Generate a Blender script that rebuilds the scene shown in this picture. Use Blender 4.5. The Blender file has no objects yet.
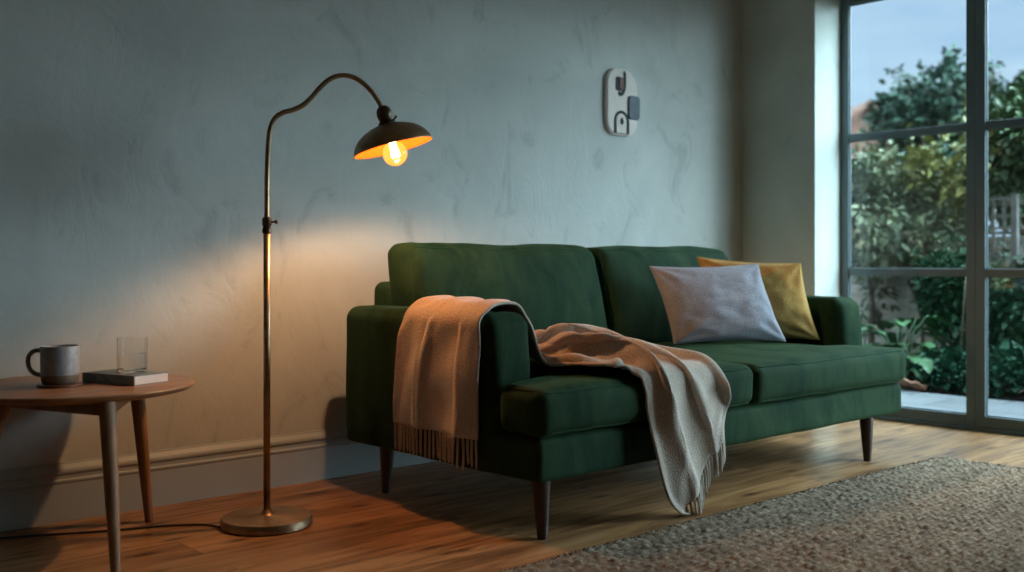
import bpy, bmesh, math, random
import numpy as np
from mathutils import Vector, Matrix, noise as mnoise

# ------------------------------------------------------------------ camera, sky, exposure
S = bpy.context.scene
COL = S.collection
YAW = math.radians(42.41)
cam_d = bpy.data.cameras.new('camera')
cam = bpy.data.objects.new('camera', cam_d); COL.objects.link(cam)
cam.location = (0, 0, 0.88)
cam.rotation_euler = (math.pi/2, 0, -YAW)
cam_d.sensor_width = 36.0
cam_d.lens = 1052.2/1024*36.0
cam_d.shift_y = -(286-261.2)/1024
cam_d.clip_start = 0.05
cam_d.dof.use_dof = True
cam_d.dof.focus_distance = 3.75
cam_d.dof.aperture_fstop = 1.8
S.camera = cam

S.view_settings.view_transform = 'Standard'
S.view_settings.look = 'None'
S.view_settings.gamma = 1.0
S.view_settings.use_curve_mapping = False
S.view_settings.exposure = 0.45
S.cycles.max_bounces = 10
S.cycles.diffuse_bounces = 5
S.cycles.transparent_max_bounces = 24
S.cycles.sample_clamp_indirect = 4.0
S.cycles.use_denoising = True
S.cycles.caustics_reflective = False
S.cycles.caustics_refractive = False

SKY_LOW = 1.32       # sky low over the garden
SKY_HIGH = 10.5       # lighter dusk sky overhead
SKY_GLOW = 36.0      # afterglow in the part of the sky right of and behind the photographer
world = bpy.data.worlds.new('dusk_sky'); S.world = world
world.use_nodes = True
wn, wl = world.node_tree.nodes, world.node_tree.links
wn.clear()
tc = wn.new('ShaderNodeTexCoord')
sep = wn.new('ShaderNodeSeparateXYZ'); wl.new(tc.outputs['Generated'], sep.inputs[0])
mp = wn.new('ShaderNodeMapping'); mp.inputs['Scale'].default_value = (2.2, 2.2, 9.0)
wl.new(tc.outputs['Generated'], mp.inputs[0])
nz = wn.new('ShaderNodeTexNoise'); nz.inputs['Scale'].default_value = 1.6; nz.inputs['Detail'].default_value = 5
wl.new(mp.outputs[0], nz.inputs['Vector'])
cr = wn.new('ShaderNodeValToRGB'); wl.new(nz.outputs['Fac'], cr.inputs[0])
cr.color_ramp.elements[0].position = 0.36; cr.color_ramp.elements[0].color = (0.23, 0.36, 0.53, 1)
cr.color_ramp.elements[1].position = 0.66; cr.color_ramp.elements[1].color = (0.37, 0.50, 0.62, 1)
up = wn.new('ShaderNodeMapRange'); up.interpolation_type = 'SMOOTHSTEP'
wl.new(sep.outputs['Z'], up.inputs['Value'])
up.inputs['From Min'].default_value = 0.28; up.inputs['From Max'].default_value = 0.62
up.inputs['To Min'].default_value = 0.0; up.inputs['To Max'].default_value = 1.0
dt = wn.new('ShaderNodeVectorMath'); dt.operation = 'DOT_PRODUCT'
wl.new(tc.outputs['Generated'], dt.inputs[0]); dt.inputs[1].default_value = Vector((.55, -.76, .40)).normalized()
sg = wn.new('ShaderNodeMapRange'); sg.interpolation_type = 'SMOOTHSTEP'
wl.new(dt.outputs['Value'], sg.inputs['Value'])
sg.inputs['From Min'].default_value = 0.58; sg.inputs['From Max'].default_value = 0.97
sg.inputs['To Min'].default_value = 0.0; sg.inputs['To Max'].default_value = SKY_GLOW
st = wn.new('ShaderNodeMapRange')
wl.new(up.outputs[0], st.inputs['Value'])
st.inputs['To Min'].default_value = SKY_LOW; st.inputs['To Max'].default_value = SKY_HIGH
ad_ = wn.new('ShaderNodeMath'); wl.new(st.outputs[0], ad_.inputs[0]); wl.new(sg.outputs[0], ad_.inputs[1])
cf = wn.new('ShaderNodeMath'); cf.operation = 'MINIMUM'; cf.inputs[1].default_value = 1.0
wl.new(sg.outputs[0], cf.inputs[0])
mxx = wn.new('ShaderNodeMath'); mxx.operation = 'MAXIMUM'; wl.new(cf.outputs[0], mxx.inputs[0]); wl.new(up.outputs[0], mxx.inputs[1])
hc = wn.new('ShaderNodeMixRGB'); wl.new(mxx.outputs[0], hc.inputs['Fac'])
wl.new(cr.outputs[0], hc.inputs['Color1']); hc.inputs['Color2'].default_value = (0.315, 0.425, 0.49, 1)
bg = wn.new('ShaderNodeBackground'); wl.new(hc.outputs[0], bg.inputs['Color']); wl.new(ad_.outputs[0], bg.inputs['Strength'])
wo = wn.new('ShaderNodeOutputWorld'); wl.new(bg.outputs[0], wo.inputs[0])

LAMP_POWER = 64.0

# ------------------------------------------------------------------ helpers
rnd = random.Random(4)

def tag(o, label=None, cat=None, group=None, kind=None):
    if label: o['label'] = label
    if cat: o['category'] = cat
    if group: o['group'] = group
    if kind: o['kind'] = kind
    return o

def empty(name, loc=(0, 0, 0), rz=0.0):
    o = bpy.data.objects.new(name, None); COL.objects.link(o)
    o.location = loc; o.rotation_euler = (0, 0, rz); o.empty_display_size = 0.1
    return o

def mesh(name, verts, faces, mat, parent=None, smooth=True, loc=None):
    """verts are given in the parent's own space"""
    me = bpy.data.meshes.new(name)
    me.from_pydata([tuple(map(float, v)) for v in verts], [], [tuple(map(int, f)) for f in faces])
    me.update()
    if smooth:
        me.polygons.foreach_set('use_smooth', [True]*len(me.polygons))
    if mat: me.materials.append(mat)
    o = bpy.data.objects.new(name, me); COL.objects.link(o)
    if parent: o.parent = parent
    if loc: o.location = loc
    return o

class MB:
    """collects shapes that end up in one mesh"""
    def __init__(s): s.v = []; s.f = []
    def add(s, v, f):
        n = len(s.v); s.v += [tuple(p) for p in v]; s.f += [tuple(i+n for i in q) for q in f]; return s
    def box(s, x0, x1, y0, y1, z0, z1, bev=0.0):
        bm = bmesh.new(); bmesh.ops.create_cube(bm, size=1)
        for v in bm.verts:
            v.co = Vector(((x0+x1)/2+v.co.x*(x1-x0), (y0+y1)/2+v.co.y*(y1-y0), (z0+z1)/2+v.co.z*(z1-z0)))
        if bev: bmesh.ops.bevel(bm, geom=list(bm.edges), offset=bev, segments=2, affect='EDGES', profile=0.5)
        s.bm(bm); return s
    def bm(s, bm, M=None):
        bm.verts.ensure_lookup_table(); bm.verts.index_update()
        vs = [(M @ v.co) if M else v.co.copy() for v in bm.verts]
        s.add(vs, [[v.index for v in f.verts] for f in bm.faces]); bm.free(); return s
    def tube(s, pts, r, n=12, cap=True):
        pts = [Vector(p) for p in pts]
        rs = r if isinstance(r, (list, tuple)) else [r]*len(pts)
        vs, fs = [], []
        t0 = (pts[1]-pts[0]).normalized()
        a = t0.orthogonal().normalized()
        for i, p in enumerate(pts):
            t = (pts[min(i+1, len(pts)-1)]-pts[max(i-1, 0)]).normalized()
            a = (a-t*a.dot(t))
            a = a.normalized() if a.length > 1e-6 else t.orthogonal().normalized()
            b = t.cross(a)
            for k in range(n):
                th = 2*math.pi*k/n
                vs.append(p+(a*math.cos(th)+b*math.sin(th))*rs[i])
        for i in range(len(pts)-1):
            for k in range(n):
                fs.append((i*n+k, i*n+(k+1) % n, (i+1)*n+(k+1) % n, (i+1)*n+k))
        if cap:
            fs.append(tuple(reversed(range(n)))); fs.append(tuple(range((len(pts)-1)*n, len(pts)*n)))
        return s.add(vs, fs)
    def lathe(s, prof, n=48, M=None, close=False, cap=True):
        vs, fs = [], []
        for (r, z) in prof:
            for k in range(n):
                th = 2*math.pi*k/n
                v = Vector((r*math.cos(th), r*math.sin(th), z)); vs.append(M @ v if M else v)
        m = len(prof)
        for i in range(m-1 if not close else m):
            j = (i+1) % m
            for k in range(n):
                fs.append((i*n+k, i*n+(k+1) % n, j*n+(k+1) % n, j*n+k))
        if not close and cap:
            if prof[0][0] > 1e-5: fs.append(tuple(reversed(range(n))))
            if prof[-1][0] > 1e-5: fs.append(tuple(range((m-1)*n, m*n)))
        return s.add(vs, fs)
    def build(s, name, mat, parent=None, smooth=True, fix=False):
        o = mesh(name, s.v, s.f, mat, parent, smooth)
        if fix:
            bm = bmesh.new(); bm.from_mesh(o.data); bmesh.ops.remove_doubles(bm, verts=bm.verts, dist=1e-6)
            bmesh.ops.recalc_face_normals(bm, faces=bm.faces); bm.to_mesh(o.data); bm.free()
        return o

def sharp(o, deg=35):
    """smooth shading that keeps edges sharper than deg"""
    me = o.data
    bm = bmesh.new(); bm.from_mesh(me)
    bmesh.ops.remove_doubles(bm, verts=bm.verts, dist=1e-5)
    bmesh.ops.recalc_face_normals(bm, faces=bm.faces)
    for e in bm.edges:
        if len(e.link_faces) == 2 and e.calc_face_angle(0) > math.radians(deg): e.smooth = False
    bm.to_mesh(me); bm.free()
    return o

def catmull(P, n):
    """resample control points (k,3) into n points along a Catmull-Rom curve"""
    P = np.asarray(P, float); k = len(P)
    out = []
    for u in np.linspace(0, k-1, n):
        i = min(int(u), k-2); t = u-i
        p0 = P[max(i-1, 0)]; p1 = P[i]; p2 = P[i+1]; p3 = P[min(i+2, k-1)]
        out.append(0.5*((2*p1)+(-p0+p2)*t+(2*p0-5*p1+4*p2-p3)*t*t+(-p0+3*p1-3*p2+p3)*t**3))
    return np.array(out)

# ------------------------------------------------------------------ materials
def new_mat(name):
    m = bpy.data.materials.new(name); m.use_nodes = True
    nt = m.node_tree; b = nt.nodes['Principled BSDF']
    return m, nt.nodes, nt.links, b

def tex_noise(n, l, scale, detail=4, rough=0.55, stretch=None, coord='Object', dist=0.0):
    t = n.new('ShaderNodeTexCoord'); mpn = n.new('ShaderNodeMapping')
    if stretch: mpn.inputs['Scale'].default_value = stretch
    l.new(t.outputs[coord], mpn.inputs[0])
    x = n.new('ShaderNodeTexNoise'); x.inputs['Scale'].default_value = scale
    x.inputs['Detail'].default_value = detail; x.inputs['Roughness'].default_value = rough
    x.inputs['Distortion'].default_value = dist
    l.new(mpn.outputs[0], x.inputs['Vector'])
    return x

def ramp(n, l, src, stops):
    r = n.new('ShaderNodeValToRGB'); l.new(src, r.inputs[0])
    e = r.color_ramp.elements
    while len(e) < len(stops): e.new(0.5)
    for q, (p, c) in zip(e, stops): q.position = p; q.color = (*c, 1)
    return r

def add_bump(n, l, b, src, strength, dist=0.01, prev=None):
    bp = n.new('ShaderNodeBump'); bp.inputs['Strength'].default_value = strength; bp.inputs['Distance'].default_value = dist
    l.new(src, bp.inputs['Height'])
    if prev: l.new(prev.outputs[0], bp.inputs['Normal'])
    l.new(bp.outputs[0], b.inputs['Normal'])
    return bp

def simple(name, c, rough=0.6, metal=0.0, var=0.15, scale=12, bump=0.0, bscale=60, spec=None):
    m, n, l, b = new_mat(name)
    x = tex_noise(n, l, scale)
    r = ramp(n, l, x.outputs['Fac'], [(0.3, tuple(v*(1-var) for v in c)), (0.7, tuple(min(1, v*(1+var)) for v in c))])
    l.new(r.outputs[0], b.inputs['Base Color'])
    b.inputs['Roughness'].default_value = rough; b.inputs['Metallic'].default_value = metal
    if spec is not None: b.inputs['Specular IOR Level'].default_value = spec
    if bump: add_bump(n, l, b, tex_noise(n, l, bscale, 3).outputs['Fac'], bump)
    return m

def mat_plaster(name, c, k=1.0):
    m, n, l, b = new_mat(name)
    big = tex_noise(n, l, 1.1, 5, 0.6, (1, 1, 1.3), dist=0.6)
    med = tex_noise(n, l, 5.0, 6, 0.62, (1, 1, 0.6), dist=1.4)
    r1 = ramp(n, l, big.outputs['Fac'], [(0.3, tuple(v*0.84 for v in c)), (0.7, tuple(v*1.12 for v in c))])
    r2 = ramp(n, l, med.outputs['Fac'], [(0.30, (0.62, 0.62, 0.62)), (0.42, (0.96, 0.96, 0.96)), (0.62, (1, 1, 1)), (0.78, (1.0, 1.0, 1.0))])
    mxn = n.new('ShaderNodeMixRGB'); mxn.blend_type = 'MULTIPLY'; mxn.inputs['Fac'].default_value = 0.55*k
    l.new(r1.outputs[0], mxn.inputs['Color1']); l.new(r2.outputs[0], mxn.inputs['Color2'])
    l.new(mxn.outputs[0], b.inputs['Base Color'])
    b.inputs['Roughness'].default_value = 0.72; b.inputs['Specular IOR Level'].default_value = 0.25
    bp = add_bump(n, l, b, med.outputs['Fac'], 0.18*k, 0.02)
    add_bump(n, l, b, tex_noise(n, l, 45, 4).outputs['Fac'], 0.06, 0.01, bp)
    return m

def mat_velvet(name, c1, c2):
    m, n, l, b = new_mat(name)
    x = tex_noise(n, l, 5.5, 5, 0.6, (1, 1.0, 0.5), dist=0.8)
    r = ramp(n, l, x.outputs['Fac'], [(0.32, c1), (0.68, c2)])
    l.new(r.outputs[0], b.inputs['Base Color'])
    b.inputs['Roughness'].default_value = 0.78; b.inputs['Specular IOR Level'].default_value = 0.06
    b.inputs['Sheen Weight'].default_value = 0.12; b.inputs['Sheen Roughness'].default_value = 0.34
    b.inputs['Sheen Tint'].default_value = (0.30, 0.48, 0.22, 1)
    bp = add_bump(n, l, b, x.outputs['Fac'], 0.25, 0.02)
    add_bump(n, l, b, tex_noise(n, l, 320, 2).outputs['Fac'], 0.12, 0.003, bp)
    return m

def mat_fabric(name, c, weave=420, var=0.12, bump=0.5, sheen=0.25, blotch=7):
    m, n, l, b = new_mat(name)
    t = n.new('ShaderNodeTexCoord')
    w1 = n.new('ShaderNodeTexNoise'); w1.inputs['Scale'].default_value = weave; w1.inputs['Detail'].default_value = 2
    l.new(t.outputs['Object'], w1.inputs['Vector'])
    x = tex_noise(n, l, blotch, 4)
    r = ramp(n, l, x.outputs['Fac'], [(0.3, tuple(v*(1-var) for v in c)), (0.7, tuple(v*(1+var) for v in c))])
    r2 = ramp(n, l, w1.outputs['Fac'], [(0.35, (0.66, 0.66, 0.66)), (0.65, (1.0, 1.0, 1.0))])
    mxn = n.new('ShaderNodeMixRGB'); mxn.blend_type = 'MULTIPLY'; mxn.inputs['Fac'].default_value = 0.8
    l.new(r.outputs[0], mxn.inputs['Color1']); l.new(r2.outputs[0], mxn.inputs['Color2'])
    l.new(mxn.outputs[0], b.inputs['Base Color'])
    b.inputs['Roughness'].default_value = 0.9; b.inputs['Specular IOR Level'].default_value = 0.1
    b.inputs['Sheen Weight'].default_value = sheen; b.inputs['Sheen Roughness'].default_value = 0.5
    bp = add_bump(n, l, b, w1.outputs['Fac'], bump, 0.004)
    return m

def mat_wood(name, dark, light, stretch=(1, 12, 12), scale=3.0, rough=0.42):
    m, n, l, b = new_mat(name)
    x = tex_noise(n, l, scale, 7, 0.62, stretch, dist=0.8)
    r = ramp(n, l, x.outputs['Fac'], [(0.28, dark), (0.55, tuple((a+c)/2 for a, c in zip(dark, light))), (0.75, light)])
    l.new(r.outputs[0], b.inputs['Base Color'])
    b.inputs['Roughness'].default_value = rough
    add_bump(n, l, b, x.outputs['Fac'], 0.08, 0.005)
    return m

def mat_floor():
    m, n, l, b = new_mat('oak_planks')
    t = n.new('ShaderNodeTexCoord')
    br = n.new('ShaderNodeTexBrick')
    br.inputs['Scale'].default_value = 1.0
    br.inputs['Brick Width'].default_value = 2.3; br.inputs['Row Height'].default_value = 0.185
    br.inputs['Mortar Size'].default_value = 0.0016; br.inputs['Mortar Smooth'].default_value = 0.3
    br.offset = 0.37; br.offset_frequency = 2
    br.inputs['Color1'].default_value = (0, 0, 0, 1); br.inputs['Color2'].default_value = (1, 1, 1, 1)
    br.inputs['Mortar'].default_value = (0.5, 0.5, 0.5, 1)
    l.new(t.outputs['Object'], br.inputs['Vector'])
    # each plank slides the grain along by a different amount
    sepc = n.new('ShaderNodeSeparateColor'); l.new(br.outputs['Color'], sepc.inputs[0])
    cx = n.new('ShaderNodeCombineXYZ')
    mu = n.new('ShaderNodeMath'); mu.operation = 'MULTIPLY'; mu.inputs[1].default_value = 7.0
    l.new(sepc.outputs[0], mu.inputs[0]); l.new(mu.outputs[0], cx.inputs[0]); l.new(mu.outputs[0], cx.inputs[2])
    va = n.new('ShaderNodeVectorMath'); va.operation = 'ADD'
    l.new(t.outputs['Object'], va.inputs[0]); l.new(cx.outputs[0], va.inputs[1])
    mpn = n.new('ShaderNodeMapping'); mpn.inputs['Scale'].default_value = (1, 9, 1); l.new(va.outputs[0], mpn.inputs[0])
    g = n.new('ShaderNodeTexNoise'); g.inputs['Scale'].default_value = 1.6; g.inputs['Detail'].default_value = 9
    g.inputs['Roughness'].default_value = 0.62; g.inputs['Distortion'].default_value = 1.1
    l.new(mpn.outputs[0], g.inputs['Vector'])
    r = ramp(n, l, g.outputs['Fac'], [(0.28, (0.09, 0.040, 0.016)), (0.43, (0.26, 0.125, 0.050)), (0.55, (0.43, 0.225, 0.095)), (0.72, (0.55, 0.32, 0.155))])
    # plank to plank tone
    r2 = ramp(n, l, br.outputs['Color'], [(0.0, (0.72, 0.70, 0.68)), (1.0, (1.12, 1.1, 1.08))])
    m1 = n.new('ShaderNodeMixRGB'); m1.blend_type = 'MULTIPLY'; m1.inputs['Fac'].default_value = 1
    l.new(r.outputs[0], m1.inputs['Color1']); l.new(r2.outputs[0], m1.inputs['Color2'])
    # knots
    mk = n.new('ShaderNodeMapping'); mk.inputs['Scale'].default_value = (1.5, 4.2, 1); l.new(va.outputs[0], mk.inputs[0])
    vo = n.new('ShaderNodeTexVoronoi'); vo.voronoi_dimensions = '2D'; vo.inputs['Scale'].default_value = 1.35; l.new(mk.outputs[0], vo.inputs['Vector'])
    kr = ramp(n, l, vo.outputs['Distance'], [(0.03, (0.10, 0.07, 0.05)), (0.085, (0.62, 0.55, 0.5)), (0.14, (1, 1, 1))])
    m2 = n.new('ShaderNodeMixRGB'); m2.blend_type = 'MULTIPLY'; m2.inputs['Fac'].default_value = 0.85
    l.new(m1.outputs[0], m2.inputs['Color1']); l.new(kr.outputs[0], m2.inputs['Color2'])
    # joints
    m3 = n.new('ShaderNodeMixRGB'); l.new(br.outputs['Fac'], m3.inputs['Fac'])
    l.new(m2.outputs[0], m3.inputs['Color1']); m3.inputs['Color2'].default_value = (0.03, 0.017, 0.009, 1)
    l.new(m3.outputs[0], b.inputs['Base Color'])
    rr = ramp(n, l, g.outputs['Fac'], [(0.3, (0.42, 0.42, 0.42)), (0.7, (0.30, 0.30, 0.30))])
    l.new(rr.outputs[0], b.inputs['Roughness'])
    b.inputs['Specular IOR Level'].default_value = 0.4
    bp = add_bump(n, l, b, g.outputs['Fac'], 0.10, 0.01)
    inv = n.new('ShaderNodeMath'); inv.operation = 'SUBTRACT'; inv.inputs[0].default_value = 1; l.new(br.outputs['Fac'], inv.inputs[1])
    add_bump(n, l, b, inv.outputs[0], 0.5, 0.003, bp)
    return m

def fresnel_thin(n, l, ior):
    # the same reflectance from both sides of a thin sheet
    g = n.new('ShaderNodeNewGeometry'); r = n.new('ShaderNodeMapRange')
    l.new(g.outputs['Backfacing'], r.inputs['Value']); r.inputs['To Min'].default_value = ior; r.inputs['To Max'].default_value = 1/ior
    f = n.new('ShaderNodeFresnel'); l.new(r.outputs[0], f.inputs[0]); return f

def mat_pane(name='window_glass'):
    m = bpy.data.materials.new(name); m.use_nodes = True
    n, l = m.node_tree.nodes, m.node_tree.links; n.clear()
    o = n.new('ShaderNodeOutputMaterial'); mixs = n.new('ShaderNodeMixShader')
    tr = n.new('ShaderNodeBsdfTransparent'); tr.inputs[0].default_value = (0.93, 0.96, 0.95, 1)
    gl = n.new('ShaderNodeBsdfGlossy'); gl.inputs['Roughness'].default_value = 0.02; gl.inputs[0].default_value = (0.9, 0.95, 0.95, 1)
    fr = fresnel_thin(n, l, 1.45)
    l.new(fr.outputs[0], mixs.inputs[0]); l.new(tr.outputs[0], mixs.inputs[1]); l.new(gl.outputs[0], mixs.inputs[2])
    l.new(mixs.outputs[0], o.inputs[0])
    return m

def mat_leaf(name, c1, c2, c3=None, scale=1.5, rough=0.45):
    m, n, l, b = new_mat(name)
    x = tex_noise(n, l, scale, 6, 0.7)
    stops = [(0.32, c1), (0.6, c2)] + ([(0.72, c3)] if c3 else [])
    r = ramp(n, l, x.outputs['Fac'], stops)
    l.new(r.outputs[0], b.inputs['Base Color'])
    b.inputs['Roughness'].default_value = rough
    b.inputs['Specular IOR Level'].default_value = 0.15
    return m

M = {}
M['wall'] = mat_plaster('grey_green_plaster', (0.45, 0.47, 0.447))
M['wall2'] = mat_plaster('soft_grey_plaster', (0.60, 0.65, 0.61), 0.5)
M['far'] = mat_plaster('far_wall_plaster', (0.50, 0.52, 0.50), 0.5)
M['ceil'] = simple('ceiling_paint', (0.66, 0.67, 0.65), 0.8, var=0.04)
M['trim'] = simple('painted_skirting', (0.31, 0.335, 0.32), 0.5, var=0.05, scale=3)
M['floor'] = mat_floor()
M['velvet'] = mat_velvet('green_velvet', (0.007, 0.024, 0.0135), (0.027, 0.055, 0.0255))
M['velvet_seam'] = mat_velvet('green_velvet_seam', (0.014, 0.040, 0.022), (0.026, 0.062, 0.032))
M['dark_wood'] = mat_wood('dark_stained_wood', (0.018, 0.008, 0.004), (0.06, 0.026, 0.014), (12, 12, 1), 3, 0.35)
M['oak'] = mat_wood('warm_oak', (0.17, 0.078, 0.033), (0.40, 0.21, 0.10), (1, 9, 9), 2.5, 0.38)
M['oak_leg'] = mat_wood('warm_oak_legs', (0.15, 0.072, 0.032), (0.36, 0.19, 0.09), (9, 9, 1), 2.5, 0.6)
M['brass'] = simple('aged_brass', (0.34, 0.235, 0.14), 0.40, 0.95, 0.35, 14, 0.06, 80)
M['brass_in'] = simple('warm_brass_lining', (0.085, 0.017, 0.002), 0.8, 0.0, 0.08, 10, spec=0.0)
M['dark_metal'] = simple('bronze_joint', (0.10, 0.07, 0.045), 0.4, 0.9, 0.2, 30)
M['frame'] = simple('blue_grey_frame_paint', (0.105, 0.15, 0.17), 0.42, 0.0, 0.06, 3)
M['bead'] = simple('pale_glazing_seal', (0.10, 0.135, 0.145), 0.4, 0.0, 0.05, 3)
M['glass'] = mat_pane()
M['grey_linen'] = mat_fabric('lilac_grey_linen', (0.37, 0.365, 0.42), 190, 0.08, 0.5, 0.1)
M['mustard'] = mat_fabric('mustard_linen', (0.66, 0.40, 0.13), 190, 0.10, 0.5, 0.1)
M['cord'] = simple('dark_cord', (0.02, 0.016, 0.013), 0.6)
M['concrete'] = simple('plaque_stone', (0.66, 0.595, 0.55), 0.85, 0, 0.08, 9, 0.3, 90)
M['ink'] = simple('plaque_dark_groove', (0.018, 0.022, 0.025), 0.8)
M['slate'] = simple('plaque_slate', (0.10, 0.125, 0.145), 0.75, 0, 0.15, 20, 0.2, 90)
M['rust'] = simple('plaque_rust', (0.17, 0.10, 0.085), 0.8, 0, 0.2, 20)

# ------------------------------------------------------------------ room shell
WY = 3.6644      # back wall
WX = 5.48        # window plane
PX = 5.19        # room face of the pier that ends the window wall
RY = 3.184       # window reveal
XL, YF, HC, HW = -2.6, -3.2, 2.75, 2.40
def slab(name, x0, x1, y0, y1, z0, z1, mat, parent=None, bev=0):
    o = MB().box(x0, x1, y0, y1, z0, z1, bev).build(name, mat, parent, smooth=False)
    if not parent: tag(o, kind='structure')
    return o
slab('floor', XL-.1, WX+.03, YF-.1, WY+.1, -0.12, 0.0, M['floor'])
slab('ceiling', XL-.1, WX+.25, YF-.1, WY+.1, HC, HC+.1, M['ceil'])
slab('wall_back', XL-.1, PX, WY, WY+.15, 0, HC, M['wall'])
slab('wall_left', XL-.15, XL, YF, WY, 0, HC, M['wall2'])
slab('wall_front', XL-.15, WX+.25, YF-.15, YF, 0, HC, M['far'])
slab('wall_right', PX, WX+.046, RY, WY+.15, 0, HC, M['wall2'])     # the pier
slab('wall_lintel', PX, WX+.25, YF, RY, HW, HC, M['wall2'])

def skirting(name, p0, p1, inward):
    """profile extruded from p0 to p1; inward = unit vector into the room"""
    prof = [(0, 0), (.020, 0), (.020, .128), (.023, .134), (.023, .140), (.018, .144), (.018, .158), (.0225, .163),
            (.0235, .170), (.021, .178), (.014, .186), (.009, .192), (.007, .198), (0, .198)]
    vs, fs = [], []
    for p in (p0, p1):
        for d, z in prof: vs.append((p[0]+inward[0]*d, p[1]+inward[1]*d, z))
    k = len(prof)
    for i in range(k-1): fs.append((i, i+1, k+i+1, k+i))
    fs += [tuple(range(k)), tuple(reversed(range(k, 2*k)))]
    o = mesh(name, vs, fs, M['trim'], smooth=False); sharp(o, 30); tag(o, kind='structure'); return o
skirting('baseboard_back', (XL, WY), (PX, WY), (0, -1))
skirting('baseboard_right', (PX, WY), (PX, RY), (-1, 0))
skirting('baseboard_left', (XL, YF), (XL, WY), (1, 0))

# tall steel windows, one leaf every 0.775 m
PITCH = 0.775
def window(i, y1):
    y0 = y1-PITCH
    root = empty('window_%d' % i, (WX, y1, 0)); tag(root, kind='structure')
    x0, x1 = -0.022, 0.014
    f = MB()
    st = .050
    f.box(x0, x1, -st, 0, 0.0, HW-.01, .004); f.box(x0, x1, -PITCH, -PITCH+st, 0.0, HW-.01, .004)
    f.box(x0, x1, -PITCH+st, -st, 0.0, .080, .004); f.box(x0, x1, -PITCH+st, -st, HW-.062, HW-.01, .004)
    for z in (0.822, 1.582):
        f.box(x0+.004, x1-.002, -PITCH+st, -st, z-.019, z+.019, .004)
    f.box(x0-.012, x0+.01, -PITCH, 0, 0.0, .022, .003)
    f.build('window_frame', M['frame'], root, smooth=False)
    zs = [(.08, .803), (.841, 1.563), (1.601, HW-.062)]
    for a, c in zs:
        p = MB().box(.002, .008, -PITCH+st-.004, -st+.004, a-.004, c+.004).build('pane', M['glass'], root, smooth=False)
        s = MB()
        w = .005
        s.box(-.008, .001, -PITCH+st, -PITCH+st+w, a, c); s.box(-.008, .001, -st-w, -st, a, c)
        s.box(-.008, .001, -PITCH+st+w, -st-w, a, a+w); s.box(-.008, .001, -PITCH+st+w, -st-w, c-w, c)
        s.build('glazing_bead', M['bead'], root, smooth=False)
    return root
for i in range(5):
    window(i+1, RY-i*PITCH)
slab('wall_window_end', PX, WX+.25, YF, RY-5*PITCH, 0, HW, M['wall2'])
slab('trim_1', WX-.03, WX+.16, YF, RY, -.10, -0.001, simple('threshold_stone', (.14, .15, .155), .6))

# ------------------------------------------------------------------ sofa
def soft_box(x0, x1, y0, y1, z0, z1, r=0.03, puff=(0, 0, 0, 0, 0, 0), n=(24, 24, 10), wob=0.0, seed=0, fn=None):
    """rounded box on a dense grid; puff = bulge of -x,+x,-y,+y,-z,+z faces; returns verts, faces"""
    bm = bmesh.new()
    idx = {}
    nx, ny, nz = n
    h = np.array([(x1-x0)/2, (y1-y0)/2, (z1-z0)/2]); c = np.array([(x0+x1)/2, (y0+y1)/2, (z0+z1)/2])
    r = min(r, h.min()*0.98)
    def grid(k, hh):          # denser towards the ends so that the rounding is smooth
        e = r/hh
        inner = np.linspace(-1+e, 1-e, max(k-7, 2))
        a = np.linspace(-1, -1+e, 5)[:-1]
        return np.concatenate([a, inner, -a[::-1]])
    gx, gy, gz = grid(nx, h[0]), grid(ny, h[1]), grid(nz, h[2])
    V, Fc = [], []
    def vid(i, j, k):
        key = (i, j, k)
        if key in idx: return idx[key]
        u = np.array([gx[i], gy[j], gz[k]])
        p = u*h
        q = np.clip(p, -(h-r), h-r)
        d = p-q
        # cube-sphere style spread for the rounded zones
        L = np.linalg.norm(d)
        if L > 1e-9: p = q+d/L*r
        b = 0
        for ax in range(3):
            o1, o2 = [a for a in range(3) if a != ax]
            w = max(0, 1-u[o1]**2)**0.6*max(0, 1-u[o2]**2)**0.6
            side = puff[2*ax] if u[ax] < 0 else puff[2*ax+1]
            t = abs(u[ax])
            p[ax] += math.copysign(side*w*t, u[ax])
        if wob:
            nn = mnoise.noise_vector(Vector(((c+p)*3.2).tolist())+Vector((seed*7.3, 1.7, 4.1)))
            n2 = mnoise.noise_vector(Vector(((c+p)*9).tolist())+Vector((seed*3.3, 8.7, 2.1)))
            p = p+wob*np.array(nn)+wob*.35*np.array(n2)
        p = p+c
        if fn: p = np.array(fn(p, u))
        idx[key] = len(V); V.append(p); return idx[key]
    X, Y, Z = len(gx)-1, len(gy)-1, len(gz)-1
    for i in range(X):
        for j in range(Y):
            Fc.append((vid(i, j, 0), vid(i, j+1, 0), vid(i+1, j+1, 0), vid(i+1, j, 0)))
            Fc.append((vid(i, j, Z), vid(i+1, j, Z), vid(i+1, j+1, Z), vid(i, j+1, Z)))
    for i in range(X):
        for k in range(Z):
            Fc.append((vid(i, 0, k), vid(i+1, 0, k), vid(i+1, 0, k+1), vid(i, 0, k+1)))
            Fc.append((vid(i, Y, k), vid(i, Y, k+1), vid(i+1, Y, k+1), vid(i+1, Y, k)))
    for j in range(Y):
        for k in range(Z):
            Fc.append((vid(0, j, k), vid(0, j, k+1), vid(0, j+1, k+1), vid(0, j+1, k)))
            Fc.append((vid(X, j, k), vid(X, j+1, k), vid(X, j+1, k+1), vid(X, j, k+1)))
    return V, Fc

SX0, SX1, SY0, SY1 = 2.245, 4.580, 2.350, 3.43     # footprint
SC = Vector(((SX0+SX1)/2, (SY0+SY1)/2, 0))
sofa = empty('sofa', SC)
tag(sofa, 'two-seat green velvet sofa with tapered dark wooden legs', 'sofa')
def rel(V): return [(v[0]-SC.x, v[1]-SC.y, v[2]-SC.z) for v in V]
def sofa_part(name, mat, *a, **k):
    V, Fc = soft_box(*a, **k)
    return mesh(name, rel(V), Fc, mat, sofa)
ARM_Y = 2.560
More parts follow.
